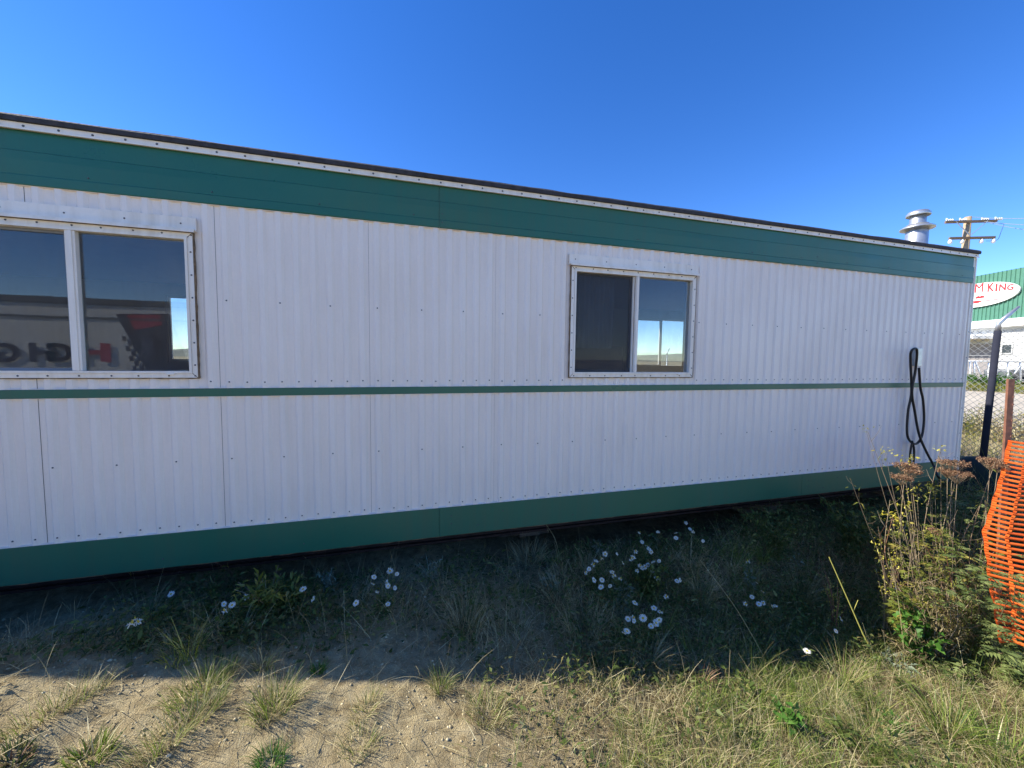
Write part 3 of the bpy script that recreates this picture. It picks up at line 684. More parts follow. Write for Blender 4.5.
# chain link fences
def chainlink(name, p0, p1, h, label, post_x, lean=(0, 0), arms=True, sleeve=None, cell=.085, wire=.0034, arm_dir=None):
    p0, p1 = Vector(p0), Vector(p1); d = (p1-p0); L = d.length; d.normalize(); n = Vector((-d.y, d.x, 0))
    root = empty(name, (p0.x, p0.y, float(gz(p0.x, p0.y))), label, 'fence'); mside = 1 if n.dot(CAM-p0) > 0 else -1
    mb = MB(); k = int((L+h)/cell)
    for i in range(-int(h/cell)-1, int(L/cell)+1):
        for s in (1, -1):
            u0 = i*cell if s > 0 else i*cell+h; pts = []
            a0, a1 = 0., h
            ua, ub = u0, u0+s*h
            # clip to [0,L]
            lo, hi = min(ua, ub), max(ua, ub)
            if hi <= 0 or lo >= L: continue
            t0, t1 = 0, 1
            if s > 0: t0 = max(0, (0-ua)/h); t1 = min(1, (L-ua)/h)
            else: t0 = max(0, (ua-L)/h); t1 = min(1, ua/h)
            if t1 <= t0: continue
            nn = max(1, int((t1-t0)*h/.5)); q = []
            for j in range(nn+1):
                t = t0+(t1-t0)*j/nn; u = ua+s*t*h; b = p0+d*u; q.append((b.x-n.x*(.05-.002*s)*mside, b.y-n.y*(.05-.002*s)*mside, float(gz(b.x, b.y, False))+.03+t*h))
            mb.tube(q, wire, 3, cap=False)
    mb.build('chain_mesh', GALVD, root)
    for u in post_x:
        b = p0+d*u; z = float(gz(b.x, b.y)); top = Vector((b.x+lean[0], b.y+lean[1], z+h+.1))
        mb = MB(); mb.tube([Vector((b.x, b.y, z-.2)), top], .03, 10)
        po = mb.build('post', GALV, root)
        if arms:
            ad = arm_dir or n; m2 = MB(); m2.tube([top-Vector((0, 0, .1)), top+Vector((0, 0, .03)), top+ad*.2+Vector((0, 0, .27))], [.036, .036, .016], 8); m2.build('arm', GALV, po)
        if sleeve and abs(u-sleeve) < .01:
            m2 = MB(); bq = Vector((b.x, b.y, z-.2)); m2.tube([bq, bq.lerp(top, .965)], .041, 10); m2.build('sleeve', simple('dark_sleeve', (.028, .030, .044), .9, spec=.1), po)
    for hz in (h*.0+.05, h*.82, h+.03):
        m3 = MB(); q = [p0+d*(L*j/12) for j in range(13)]; m3.tube([(b.x, b.y, float(gz(b.x, b.y, False))+.03+hz) for b in q], .0045, 5); m3.build('tension_wire', GALVD, root)
    return root
fp = depth(982, 462, 6.05); fpt = depth(998.5, 325, 6.05)
gp_ = float(gz(fp.x, fp.y)); H_F = fpt.z-gp_-.1
fdir = Vector((-.15, .99, 0)).normalized(); fn_ = Vector((-fdir.y, fdir.x, 0)); rr0 = ray(998.5, 325); fpt = CAM+rr0*((fp-CAM).dot(fn_)/rr0.dot(fn_)); H_F = fpt.z-gp_-.1
print('fence post', fp, fpt, gp_, H_F)
s0 = fp-fdir*4.2
s0.z = 0; e_ = fp+fdir*5.5; e_.z = 0
chainlink('chain_link_fence', s0, e_, H_F, 'chain link fence with a dark sleeved angled post just past the trailer end', [.05, 4.2, 7.2, 9.6], (fpt.x-fp.x, fpt.y-fp.y), True, 4.2, arm_dir=Vector((.75, -.65, 0)))
chainlink('chain_link_fence', (-2, 13, 0), (26, 17, 0), 2.0, 'far chain link fence seen through the trailer windows, with angled post tops', list(np.arange(.2, 28, 2.3)), arms=True, cell=.12, wire=.003, arm_dir=Vector((.9, .1, 0)))

# brown stake and orange barrier mesh
ORANGE = foliage('orange_plastic', [(0, (.78, .13, .02)), (1, (.90, .20, .03))], .3, .4)
sp = depth(1012, 470, 3.15); st_top = depth(1011.5, 379, 3.15); sgz = float(gz(sp.x, sp.y))
mb = MB(); bb = Vector((sp.x, sp.y, sgz-.2)); tp = st_top
d_ = (tp-bb).normalized(); vx = Vector((.93, -.37, 0))
mb.bar(bb, tp, .045, .006, up=(.37, .93, 0)); mb.bar(bb+Vector((.37, .93, 0))*.018, tp+Vector((.37, .93, 0))*.018, .006, .030, up=(.37, .93, 0))
for i in range(22):
    q = bb.lerp(tp, .3+i*.03); mb.box(q.x+.012, q.x+.026, q.y-.012, q.y-.004, q.z, q.z+.012)
STK = simple('brown_steel', (.20, .085, .05), .7, var=.35, scale=20, bump=.3)
tag(mb.build('fence_stake', STK), 'brown steel stake standing up behind the orange barrier mesh', 'stake')
def barrier():
    # left edge follows the slanting hem; the mesh sags to the right, towards and past the frame edge
    top = depth(1008, 440, 3.05); mid = depth(983, 531, 2.75); low = depth(1000, 640, 2.5)
    rdir = Vector((.80, -.60, 0)).normalized(); nd = Vector((-.6, -.8, 0))
    rows, cols = 40, 12; cw, ch = .10, .03
    V_, Qs, rn = [], [], []
    def hem(t):
        p = top.lerp(mid, min(1, t*1.9)) if t < .526 else mid.lerp(low, (t-.526)/.474); return p
    def S(i, j):
        t = i/rows; p = hem(t)+rdir*(j*cw+.003*math.sin(i*1.7))
        w = .02*math.sin(j*.9+t*3)+.05*math.sin(j*1.7-t*4+1)*t+.006*math.sin(t*31)*t; p = p+nd*w
        p.z -= .01*math.sin(j*.9)+j*.004; return p
    def quad(a, b, c, d):
        th = nd*.002; k = len(V_); V_.extend([a+th, b+th, c+th, d+th, a-th, b-th, c-th, d-th])
        Qs.extend([(k, k+1, k+2, k+3), (k+7, k+6, k+5, k+4), (k, k+4, k+5, k+1), (k+3, k+2, k+6, k+7)]); rn.extend([random.random()]*4)
    for i in range(rows+1):      # horizontal ribbons
        for j in range(cols):
            a, b = S(i, j), S(i, j+1); c, d = S(min(i+.5, rows+.5), j+1), S(min(i+.5, rows+.5), j); quad(a, b, c, d)
    for j in range(cols+1):      # vertical bars
        wj = .16 if j else .2
        for i in range(rows): quad(S(i+.5, j), S(i+.5, j+wj), S(i+1, j+wj), S(i+1, j))
    o = npmesh('barrier_mesh', np.array([tuple(v) for v in V_]), np.array(Qs), ORANGE, rn)
    return tag(o, 'orange plastic safety barrier mesh sagging at the right among dry weeds', 'barrier mesh')
barrier()
# dark green tub lying past the trailer corner
gc = depth(979, 492, 5.3); gzc = float(gz(gc.x, gc.y)); TUB = simple('dark_green_plastic', (.004, .014, .009), .8)
mb = MB(); tb = Vector((gc.x+.02, gc.y, gzc))
mb.lathe([(.33, 0), (.35, .03), (.33, .06), (.31, .26), (.25, .37), (.14, .43), (.001, .45)], tuple(tb), 32); tub = mb.build('tub', TUB); tub.name = 'plastic_tub'
tag(tub, 'dark green domed plastic tub lying in shade past the trailer corner', 'tub')

# white cargo trailer behind the viewer (seen mirrored in the left window)
CW = painted('cargo_white', (.70, .69, .66), (.5, .48, .42)); CR = simple('letter_red', (.45, .02, .04), .4); CK = simple('letter_dark', (.05, .02, .03), .4)
cy = -7.6
def refl(px, py):   # real point at depth cy whose mirror image in the window stands at that pixel
    p = onY(px, py, -cy); return p.x, p.z
ct = empty('cargo_trailer', (-12, cy, .2), 'white cargo trailer with red lettering mirrored in the left window', 'cargo trailer')
xr_, zr_ = refl(150, 314); xl_ = refl(-120, 300)[0]
ztop = refl(100, 304)[1]
mb = MB(); mb.box(xl_-3, xr_+1.2, cy-2.2, cy, .75, ztop); mb.build('body', CW, ct, .03)
mb = MB(); mb.box(xl_-3, xr_+1.25, cy-2.25, cy+.03, ztop-.02+.021, ztop+.12); mb.build('roof_rail', simple('roof_rail', (.12, .12, .13), .5), ct)
mb = MB(); mb.box(xl_-3, xr_+1.2, cy+.001, cy+.02, ztop-.32, ztop-.28); mb.build('body_seam', SCREW, ct)
def slab(name, quads, mat, y0=cy+.004, th=.006):
    mb = MB()
    for q in quads:
        n_ = len(q); mb.add([(x, y0+th, z) for x, z in q]+[(x, y0, z) for x, z in q], [tuple(range(n_))]+[(i, (i+1) % n_, n_+(i+1) % n_, n_+i) for i in range(n_)])
    return mb.build(name, mat, ct)
slab('dark_swoosh', [[refl(115, 314), refl(168, 314), refl(190, 370), refl(146, 370)]], CK)
slab('red_flash', [[refl(126, 315), refl(160, 315), refl(162, 325), refl(134, 330)]], CR, cy+.011)
for i in range(4):
    for j in range(7):
        if (i+j) % 2 == 0:
            a, b = refl(122+i*4+j*1.6, 336+j*5), refl(126+i*4+j*1.6, 341+j*5); slab('chequer', [[(a[0], a[1]), (b[0], a[1]), (b[0], b[1]), (a[0], b[1])]], CK, cy+.018)
def ctext(s, xr0, z, size, mat, ext=.004, y=cy+.01, xs=1., bold=0., name='lettering'):
    c_ = bpy.data.curves.new('t', 'FONT'); c_.body = s; c_.size = size; c_.extrude = ext; c_.offset = bold
    to = bpy.data.objects.new('t', c_); COL.objects.link(to); bpy.context.view_layer.update()
    me = bpy.data.meshes.new_from_object(to.evaluated_get(bpy.context.evaluated_depsgraph_get())); bpy.data.objects.remove(to)
    off = wloc(ct)
    for v in me.vertices:
        x, yy, z_ = v.co; v.co = Vector((xr0-x*xs, y+z_, z+yy))-off      # reads left to right for someone facing the trailer side
    me.materials.clear(); me.materials.append(mat); o = bpy.data.objects.new(name, me); COL.objects.link(o); o.parent = ct; return o
for ch, pxr, mat in (('H', 113, CR), ('I', 88, CK), ('G', 72, CK), ('H', 55, CK), ('G', 19, CK)):
    x, z = refl(pxr, 361); _, z2 = refl(pxr, 344); sz = (z2-z)/.70
    ctext(ch, x, z, sz, mat, xs=(1.9 if mat is CR else 1.25), bold=.02, y=cy+.03)
for x in (xl_+2, xl_+2.9):
    mb = MB(); mb.tube([(x, cy-.25, .62), (x, cy-.02, .62)], .36, 20); mb.build('wheel', RUBBER, ct)
mb = MB(); mb.box(xl_-3, xr_+1.0, cy-2.0, cy-.3, .62, .749); mb.build('chassis', MD, ct)

# ------------------------------------------------------------------ far land
FOLD = foliage('far_foliage', [(0, (.03, .05, .02)), (.5, (.06, .08, .03)), (1, (.14, .13, .06))], .2)
def hill(name, cx, cy_, L, Wd, H, mat, ang=0, seed=0):
    mb = MB(); n = 60; m_ = 10; vs = []
    for i in range(n+1):
        for j in range(m_+1):
            u = i/n*2-1; v = j/m_*2-1; h = H*(1-u*u)**.6*max(0, 1-v*v)*(.75+.5*float(fbm(np.array(u*5+seed), np.array(v+seed), 4, 1.5)))
            x = u*L/2; y = v*Wd/2; vs.append((cx+x*math.cos(ang)-y*math.sin(ang), cy_+x*math.sin(ang)+y*math.cos(ang), -.5+h))
    mb.add(vs, [(i*(m_+1)+j, (i+1)*(m_+1)+j, (i+1)*(m_+1)+j+1, i*(m_+1)+j+1) for i in range(n) for j in range(m_)], 0, True)
    return tag(mb.build(name, mat), kind='structure')
hill('hills', 150, 520, 1500, 260, 16, simple('hill_scrub', (.17, .16, .10), .9, var=.35, scale=.05))
hill('hills', 900, 100, 1200, 260, 20, bpy.data.materials['hill_scrub'], R(80), 4)

# ------------------------------------------------------------------ vegetation
STRAW = foliage('straw', [(0, (.17, .12, .06)), (.35, (.36, .29, .14)), (.7, (.52, .44, .23)), (1, (.70, .62, .37))], .25, .6)
GGRASS = foliage('green_grass', [(0, (.07, .13, .02)), (.5, (.17, .25, .04)), (.85, (.31, .36, .08)), (1, (.48, .44, .15))], .4, .5)
WEED = foliage('dark_weed', [(0, (.035, .055, .012)), (.5, (.085, .125, .025)), (.85, (.15, .18, .045)), (1, (.27, .24, .08))], .3, .55)
LEAFY = foliage('bright_leaves', [(0, (.05, .14, .02)), (1, (.12, .25, .04))], .4, .45)
SAGE = foliage('grey_leaves', [(0, (.15, .19, .12)), (1, (.33, .37, .27))], .3, .7)
FERN = foliage('feathery_leaves', [(0, (.08, .12, .03)), (1, (.24, .28, .09))], .35, .6)
YEL = foliage('yellow_leaves', [(0, (.40, .34, .03)), (.5, (.62, .55, .06)), (1, (.75, .70, .20))], .4, .5)
OLIVE = foliage('olive_leaves', [(0, (.10, .13, .02)), (.6, (.22, .24, .045)), (1, (.42, .34, .08))], .4, .5)
UMB = foliage('dry_seed_heads', [(0, (.13, .06, .03)), (.6, (.27, .15, .08)), (1, (.42, .28, .17))], .15, .8)
STEM = foliage('dry_stems', [(0, (.22, .15, .09)), (1, (.45, .35, .22))], .1, .6)
RSTEM = foliage('reddish_stems', [(0, (.16, .06, .04)), (1, (.32, .16, .09))], .1, .6)
PETAL = foliage('white_petals', [(0, (.80, .77, .68)), (1, (.88, .85, .76))], .3, .5)
CENT = simple('flower_centre', (.62, .42, .04), .8)

DRYL = foliage('dying_leaves', [(0, (.09, .07, .03)), (.6, (.20, .16, .06)), (1, (.34, .27, .13))], .3, .6)
class Veg:
    def __init__(s): s.V = []; s.Q = []; s.r = []; s.mi = []; s.n = 0
    def push(s, V, Q, r, mi):
        s.V.append(V); s.Q.append(Q+s.n); s.r.append(r); s.mi.append(np.full(len(Q), mi)); s.n += len(V)
    def blades(s, P, L, W, az, tilt, bend, mi=0, seg=3, tip=.12, rnd=None, twist=None):
        """P roots (n,3); az heading; tilt from vertical at the root; bend extra tilt gained towards the tip"""
        P = np.asarray(P, float).reshape(-1, 3); n = len(P); f = lambda a: np.broadcast_to(np.asarray(a, float), (n,))
        L, W, az, tilt, bend = map(f, (L, W, az, tilt, bend)); h = np.stack([np.cos(az), np.sin(az), 0*az], 1)
        ta = f(rng.uniform(0, math.pi, n)) if twist is None else f(twist); sd_ = np.stack([np.cos(ta), np.sin(ta), 0*ta], 1)
        c = P.copy(); rows = []
        for i in range(seg+1):
            w_ = W*(1-(1-tip)*(i/seg)**1.3)/2
            rows.append(c-sd_*w_[:, None]); rows.append(c+sd_*w_[:, None])
            a = tilt+bend*(i+.5)/seg; st = (L/seg)[:, None]
            c = c+(h*np.sin(a)[:, None]+np.array([0, 0, 1.])*np.cos(a)[:, None])*st
        V_ = np.stack(rows, 1).reshape(-1, 3); k = 2*(seg+1); b = (np.arange(n)*k)[:, None]
        Q_ = np.concatenate([b+np.array([2*i, 2*i+1, 2*i+3, 2*i+2]) for i in range(seg)], 0)
        r = rng.random(n) if rnd is None else f(rnd); s.push(V_, Q_, np.tile(r, seg), mi); return c
    def leaves(s, P, D, L, W, mi=0, rnd=None, droop=.25):
        """pointed folded leaves: two quads either side of the midrib"""
        P = np.asarray(P, float).reshape(-1, 3); n = len(P); D = np.asarray(D, float).reshape(-1, 3); D = D/np.maximum(1e-6, np.linalg.norm(D, axis=1))[:, None]
        f = lambda a: np.broadcast_to(np.asarray(a, float), (n,))[:, None]; L, W = f(L), f(W)
        up = np.array([0, 0, 1.])+rng.normal(0, .45, (n, 3)); S = np.cross(D, up); S /= np.maximum(1e-6, np.linalg.norm(S, axis=1))[:, None]; U = np.cross(S, D)
        m1 = P+D*L*.45+U*L*.06; e = P+D*L-U*L*droop
        l1 = P+D*L*.4+S*W*.5+U*W*.22; r1 = P+D*L*.4-S*W*.5+U*W*.22
        V_ = np.stack([P, l1, e, m1, r1], 1).reshape(-1, 3); b = (np.arange(n)*5)[:, None]
        Q_ = np.concatenate([b+np.array([0, 1, 2, 3]), b+np.array([0, 3, 2, 4])], 0)
        r = rng.random(n) if rnd is None else np.broadcast_to(np.asarray(rnd, float), (n,)); s.push(V_, Q_, np.tile(r, 2), mi)
    def stem(s, pts, r0, r1, mi=0, seg=4, rnd=.5):
        pts = np.array([tuple(p) for p in pts]); n = len(pts); V_ = []
        for i, p in enumerate(pts):
            d = pts[min(i+1, n-1)]-pts[max(i-1, 0)]; d = d/max(1e-6, np.linalg.norm(d)); a = np.cross(d, [0.31, .9, .1]); a /= max(1e-6, np.linalg.norm(a)); b = np.cross(d, a); r = r0+(r1-r0)*i/max(1, n-1)
            for k in range(seg): t = 2*math.pi*k/seg; V_.append(p+(a*math.cos(t)+b*math.sin(t))*r)
        Q_ = np.array([(i*seg+k, i*seg+(k+1) % seg, (i+1)*seg+(k+1) % seg, (i+1)*seg+k) for i in range(n-1) for k in range(seg)])
        s.push(np.array(V_), Q_, np.full(len(Q_), rnd), mi)
    def done(s, name, mats, parent=None):
        o = npmesh(name, np.concatenate(s.V), np.concatenate(s.Q), mats, np.concatenate(s.r), np.concatenate(s.mi), parent); return o
def scatter(n, x0, x1, y0, y1, dens):
    """n candidate points, kept with probability dens(X,Y)"""
    X = rng.uniform(x0, x1, n); Y = rng.uniform(y0, y1, n); k = rng.random(n) < dens(X, Y); X, Y = X[k], Y[k]
    return np.stack([X, Y, gz(X, Y)], 1)
def patch(X, Y, s, seed, lo, hi): return sstep((fbm(X+seed, Y-seed, 3, s)-lo)/(hi-lo))
shade = lambda X, Y: sstep((Y+1.05)/.15)
right_ = lambda X: sstep((X-.1)/1.5)

# loose stones and clods
def stones(n, x0, x1, y0, y1, dens, rmin, rmax, name, mat):
    P = scatter(n, x0, x1, y0, y1, dens); n = len(P)
    ico = np.array([(0, 0, 1), (.9, 0, .3), (.28, .85, .25), (-.72, .52, .3), (-.72, -.52, .2), (.28, -.85, .3), (.7, .5, -.4), (-.3, .85, -.4), (-.9, 0, -.4), (-.3, -.85, -.4), (.7, -.5, -.4), (0, 0, -1)])
    T = np.array([(0, 1, 2), (0, 2, 3), (0, 3, 4), (0, 4, 5), (0, 5, 1), (1, 6, 2), (2, 7, 3), (3, 8, 4), (4, 9, 5), (5, 10, 1), (2, 6, 7), (3, 7, 8), (4, 8, 9), (5, 9, 10), (1, 10, 6)])
    rr = rmin*(rmax/rmin)**(rng.random(n)**3); sc = rr[:, None]*rng.uniform(.6, 1.25, (n, 3)); sc[:, 2] *= .65
    a = rng.uniform(0, 6.28, n); ca, sa = np.cos(a), np.sin(a); B_ = ico[None]*sc[:, None]*rng.uniform(.8, 1.2, (n, 12, 1))
    X = B_[..., 0]*ca[:, None]-B_[..., 1]*sa[:, None]; Y = B_[..., 0]*sa[:, None]+B_[..., 1]*ca[:, None]
    V_ = np.stack([X+P[:, :1], Y+P[:, 1:2], B_[..., 2]+P[:, 2:3]-rr[:, None]*.05], -1).reshape(-1, 3)
    Q_ = ((np.arange(n)*12)[:, None, None]+T[None]).reshape(-1, 3)
    return tag(npmesh(name, V_, Q_, mat, np.repeat(rng.random(n), 15)), kind='stuff', label='loose pebbles and clods lying on the bare sandy ground', cat='pebbles')
PEB = foliage('stone', [(0, (.30, .235, .13)), (.6, (.46, .38, .22)), (.95, (.54, .46, .28)), (1, (.6, .55, .42))], 0, .9)
stones(45000, -2.6, 5, -2.4, .1, lambda X, Y: (1-.85*right_(X))*(.35+.65*patch(X, Y, 2.2, 3, -.1, .25)), .002, .0095, 'pebbles', PEB)

G = 0
# dead straw litter lying over the ground
v = Veg()
def d1(X, Y): return np.clip(.08+.22*patch(X, Y, 2, 1, -.05, .25)+right_(X)*(.22+.6*patch(X, Y, 3, 5, -.12, .15)), 0, 1)*(1-.55*shade(X, Y)*(1-.6*right_(X)))
P = scatter(150000, -2.8, 6.2, -2.6, -.02, d1); n = len(P); P[:, 2] += rng.uniform(0, .02, n)
v.blades(P, rng.uniform(.03, .17, n), rng.uniform(.0014, .0038, n), rng.uniform(0, 6.28, n), rng.uniform(.95, 1.6, n), rng.uniform(-.2, .5, n), 0, 2)
tag(v.done('straw_litter', STRAW), 'dead straw litter matted over the ground', 'straw', kind='stuff')
# standing mixed grass, lit strip at the right and shaded bank
v = Veg()
def d2(X, Y): return np.clip(right_(X-.1)*(.15+.85*patch(X, Y, 3.2, 9, -.10, .14)), 0, 1)*np.where(Y < -.95, 1, .35+.25*patch(X, Y, 2.4, 4, -.1, .2))
P = scatter(120000, -.4, 6.4, -2.7, -.05, d2); n = len(P); pg = patch(P[:, 0], P[:, 1], 1.5, 21, -.2, .25)*.65+.30; sel = rng.random(n) < pg
sh_ = np.where(P[:, 1] < -.95, 1.05, 1.25)
for mask, mi in ((sel, 0), (~sel, 1)):
    q = P[mask]; k = len(q); hh = sh_[mask]
    v.blades(q, rng.uniform(.04, .17, k)*hh*(1+.5*rng.random(k)**4), rng.uniform(.0018, .0042, k)*(1 if mi == 0 else .75), rng.uniform(0, 6.28, k), rng.uniform(.05, .8, k), rng.uniform(.1, 1.3, k), mi, 3)
tag(v.done('grass', [GGRASS, STRAW]), 'green and straw coloured grass growing thickly on the bank', 'grass', kind='stuff')
# low dark broad-leaved ground cover in the shade
v = Veg()
def d3(X, Y):
    a = np.exp(-((X+.95)/.62)**2)*sstep((Y+.85)/.25)*.95          # dense patch below the left window
    b = np.exp(-((X-.45)/.35)**2)*sstep((Y+.75)/.3)*.45
    c = sstep((X-.6)/1.2)*(.25+.75*patch(X, Y, 2.4, 33, -.10, .14))
    d = .30*patch(X, Y, 3, 40, -.02, .22)*np.where(X < .3, sstep((Y+.85)/.15), 1)
    e = sstep((X-2.6)/1.2)*.3
    return sstep((X+1.9)/.25)*np.where((X < .4) & (Y < -.86), 0, 1)*np.clip(np.where(Y > -1.1, np.maximum(np.maximum(a, b), np.maximum(c, d))+e, .5*right_(X)*patch(X, Y, 3, 44, -.05, .25)), 0, 1)
P = scatter(150000, -2.6, 6.6, -2.6, .12, d3); n = len(P); hgt = rng.random(n)**1.3*(.07+.10*patch(P[:, 0], P[:, 1], 2.5, 50, -.2, .25)+.17*sstep((P[:, 0]-1.2)/2)*sstep((P[:, 1]+1.0)/.3))
P[:, 2] += hgt; D_ = rng.normal(0, 1, (n, 3)); D_[:, 2] = np.abs(D_[:, 2])*.5
dk = rng.random(n) < .36
v.leaves(P[~dk], D_[~dk], rng.uniform(.014, .055, (~dk).sum()), rng.uniform(.006, .022, (~dk).sum()), 0)
v.leaves(P[dk], D_[dk], rng.uniform(.02, .05, dk.sum()), rng.uniform(.003, .009, dk.sum()), 1)
k = rng.random(n) < .25; q = P[k].copy(); q[:, 2] -= hgt[k]; kk = len(q)
v.blades(q, hgt[k]*1.1+.03, .0022, rng.uniform(0, 6.28, kk), rng.uniform(0, .35, kk), .3, 0, 2, .5)
tag(v.done('ground_cover', [WEED, DRYL]), 'low dark green weeds covering the shaded bank', 'weeds', kind='stuff')
# wispy dry stems mixed in the shade
v = Veg()
def d4(X, Y): return np.clip(.10+.55*patch(X, Y, 2.5, 61, -.05, .2)+.2*right_(X), 0, 1)*(X > -1.9)*np.where((X < 0) & (Y < -.7), .12, 1)*np.where(Y > -1.05, 1, .25*right_(X))
P = scatter(36000, -2.2, 6.2, -2.3, .1, d4); n = len(P)
v.blades(P, rng.uniform(.08, .27, n), rng.uniform(.0014, .003, n), rng.uniform(0, 6.28, n), rng.uniform(.0, .9, n), rng.uniform(.1, 1.4, n), 0, 4, .3, rnd=.1+rng.random(n)*.8)
tag(v.done('dry_stems', STRAW), 'thin dead stalks standing among the shaded weeds', 'dry stalks', kind='stuff')
# rough vegetation and dry grass past the trailer, either side of the fence
v = Veg()
def d5(X, Y): return np.clip(.55+.45*patch(X, Y, .6, 71, -.2, .2), 0, 1)*(1-sstep((X-13.5)/2.5))
P = scatter(36000, 6.6, 16, -4, 9, d5); n = len(P); pg = patch(P[:, 0], P[:, 1], .8, 80, -.2, .2); sel = rng.random(n) < .25+.35*pg
for mask, mi in ((sel, 0), (~sel, 1)):
    q = P[mask]; k = len(q); v.blades(q, rng.uniform(.08, .42, k)*(.6+.7*pg[mask]), rng.uniform(.004, .008, k), rng.uniform(0, 6.28, k), rng.uniform(0, .5, k), rng.uniform(.1, 1.0, k), mi, 3)
tag(v.done('rough_grass', [OLIVE, STRAW]), 'tall dry yellowish grass growing along the chain link fence', 'grass', kind='stuff')
v = Veg()
P = scatter(14000, 30, 36, -12, 30, lambda X, Y: .8+0*X); n = len(P); 
v.blades(P, rng.uniform(.2, .6, n), rng.uniform(.02, .04, n), rng.uniform(0, 6.28, n), rng.uniform(0, .5, n), .6, 0, 2)
tag(v.done('verge_grass', OLIVE), 'bright green verge grass along the far side of the street', 'grass', kind='stuff')
v = Veg()
P = scatter(16000, -8, 40, 12.5, 60, lambda X, Y: .9*(1-(Y-12)/60)); n = len(P)
v.blades(P, rng.uniform(.2, .7, n), rng.uniform(.02, .05, n), rng.uniform(0, 6.28, n), rng.uniform(0, .5, n), .6, 0, 2)
tag(v.done('field_grass', [OLIVE]), 'dry field grass behind the trailer beyond the far fence', 'grass', kind='stuff')

# clumps of longer grass and of leafy weeds that break up the mat
v = Veg()
C_ = scatter(900, -1.9, 6.0, -2.5, .05, lambda X, Y: np.where(Y > -1.05, .07*(Y > -.75)+.42*sstep((X-.3)/1.2), .45*right_(X)*(X > .4)))
for c_ in C_:
    sh__ = c_[1] > -1.05; n = rng.integers(30, 90); r = rng.uniform(.02, .09); a = rng.uniform(0, 6.28, n); q = np.repeat(c_[None], n, 0); q[:, 0] += r*np.cos(a)*np.sqrt(rng.random(n)); q[:, 1] += r*np.sin(a)*np.sqrt(rng.random(n)); q[:, 2] = gz(q[:, 0], q[:, 1])
    L = rng.uniform(.10, .28) if sh__ else rng.uniform(.07, .17); kind = rng.random()
    if kind < .52: v.blades(q, L*rng.uniform(.4, 1.1, n), rng.uniform(.0016, .0034, n), a+rng.normal(0, .6, n), rng.uniform(.1, .7, n), rng.uniform(.2, 1.4, n), 0, 4, rnd=rng.uniform(.2, .95, n))
    elif kind < .74: v.blades(q, L*rng.uniform(.5, 1.1, n), rng.uniform(.002, .0045, n), a+rng.normal(0, .5, n), rng.uniform(.1, .6, n), rng.uniform(.2, 1.3, n), 1, 4)
    else:
        q[:, 2] += rng.uniform(0, L*.6, n); D_ = np.stack([np.cos(a), np.sin(a), rng.uniform(-.1, .8, n)], 1); v.leaves(q, D_, rng.uniform(.02, .05, n), rng.uniform(.010, .026, n), 2 if kind < .93 else 3)
tag(v.done('mixed_clumps', [STRAW, GGRASS, WEED, SAGE]), 'mixed clumps of straw, grass and leafy weeds', 'weeds', kind='stuff')
# ---- individual plants
def tuft(px, py, label, h=.16, r=.05, n=220, mats=(STRAW, GGRASS), green=.3, lean=.5, elong=(1, 1, 0), name='grass_tuft', group='grass tufts on the sandy ground', w=.0024, az0=None):
    b = at(px, py); root = Vector((b.x, b.y, b.z)); v = Veg()
    a = rng.uniform(0, 6.28, n); rr = r*np.sqrt(rng.random(n)); ex, ey, ang = elong
    lx, ly = rr*np.cos(a)*ex, rr*np.sin(a)*ey; X = b.x+lx*math.cos(ang)-ly*math.sin(ang); Y = b.y+lx*math.sin(ang)+ly*math.cos(ang)
    P = np.stack([X, Y, gz(X, Y)-.004], 1); sel = rng.random(n) < green
    az = a+ang+rng.normal(0, .5, n) if az0 is None else az0+rng.normal(0, .5, n)
    tl = rng.uniform(.05, lean+.2, n); bd = rng.uniform(.1, 1.3, n)
    for mask, mi in ((~sel, 0), (sel, 1)):
        k = mask.sum()
        if k: v.blades(P[mask], h*rng.uniform(.4, 1.15, k), w*rng.uniform(.6, 1.3, k), az[mask], tl[mask], bd[mask], mi, 4)
    V0 = v; o = v.done(name, list(mats)); o.data.transform(Matrix.Translation(-root)); o.location = root
    return tag(o, label, 'grass tuft', group)
SA = R(58)
tuft(52, 716, 'pale dry grass ridge at the far left of the sunlit sand', .10, .12, 420, elong=(1.5, .3, SA), green=.35)
tuft(205, 690, 'sunlit grass ridge running from the shadow edge, upper green end', .12, .12, 520, elong=(1.3, .4, SA), green=.65)
tuft(178, 735, 'long straw and green grass ridge in the left foreground', .12, .14, 560, elong=(1.5, .32, SA), green=.4)
tuft(275, 708, 'fan shaped pale green tuft on the sunlit sand left of centre', .15, .075, 420, green=.5, elong=(1.3, .8, SA))
tuft(263, 672, 'slim straw tuft crossing the shadow edge left of centre', .15, .035, 120, green=.3)
tuft(318, 673, 'small bright green sprout at the shadow edge', .06, .03, 110, green=1., mats=(STRAW, LEAFY), w=.004)
tuft(366, 712, 'low dark tuft with clods beside it near centre foreground', .08, .08, 260, green=.4, elong=(1.3, .6, SA))
tuft(360, 748, 'small dry tuft at the bottom edge left of centre', .08, .07, 220, green=.35)
tuft(270, 765, 'leafy green tuft cut by the bottom edge', .07, .05, 220, green=.9, mats=(STRAW, LEAFY), w=.0032)
tuft(90, 758, 'small scrubby green plant at the bottom left', .07, .06, 240, green=.6, mats=(STRAW, GGRASS), w=.005)
tuft(12, 766, 'brown green leaf rosette in the bottom left corner', .06, .05, 160, green=.7, mats=(UMB, WEED), w=.006)
tuft(440, 690, 'ragged green tuft on the shadow edge at centre', .12, .05, 220, green=.6)
tuft(487, 715, 'mixed straw tuft in the centre foreground', .11, .09, 360, green=.45)
tuft(465, 632, 'tall wispy brown tuft in shade at centre', .27, .09, 330, green=.3, lean=.35, mats=(STRAW, WEED), w=.002)
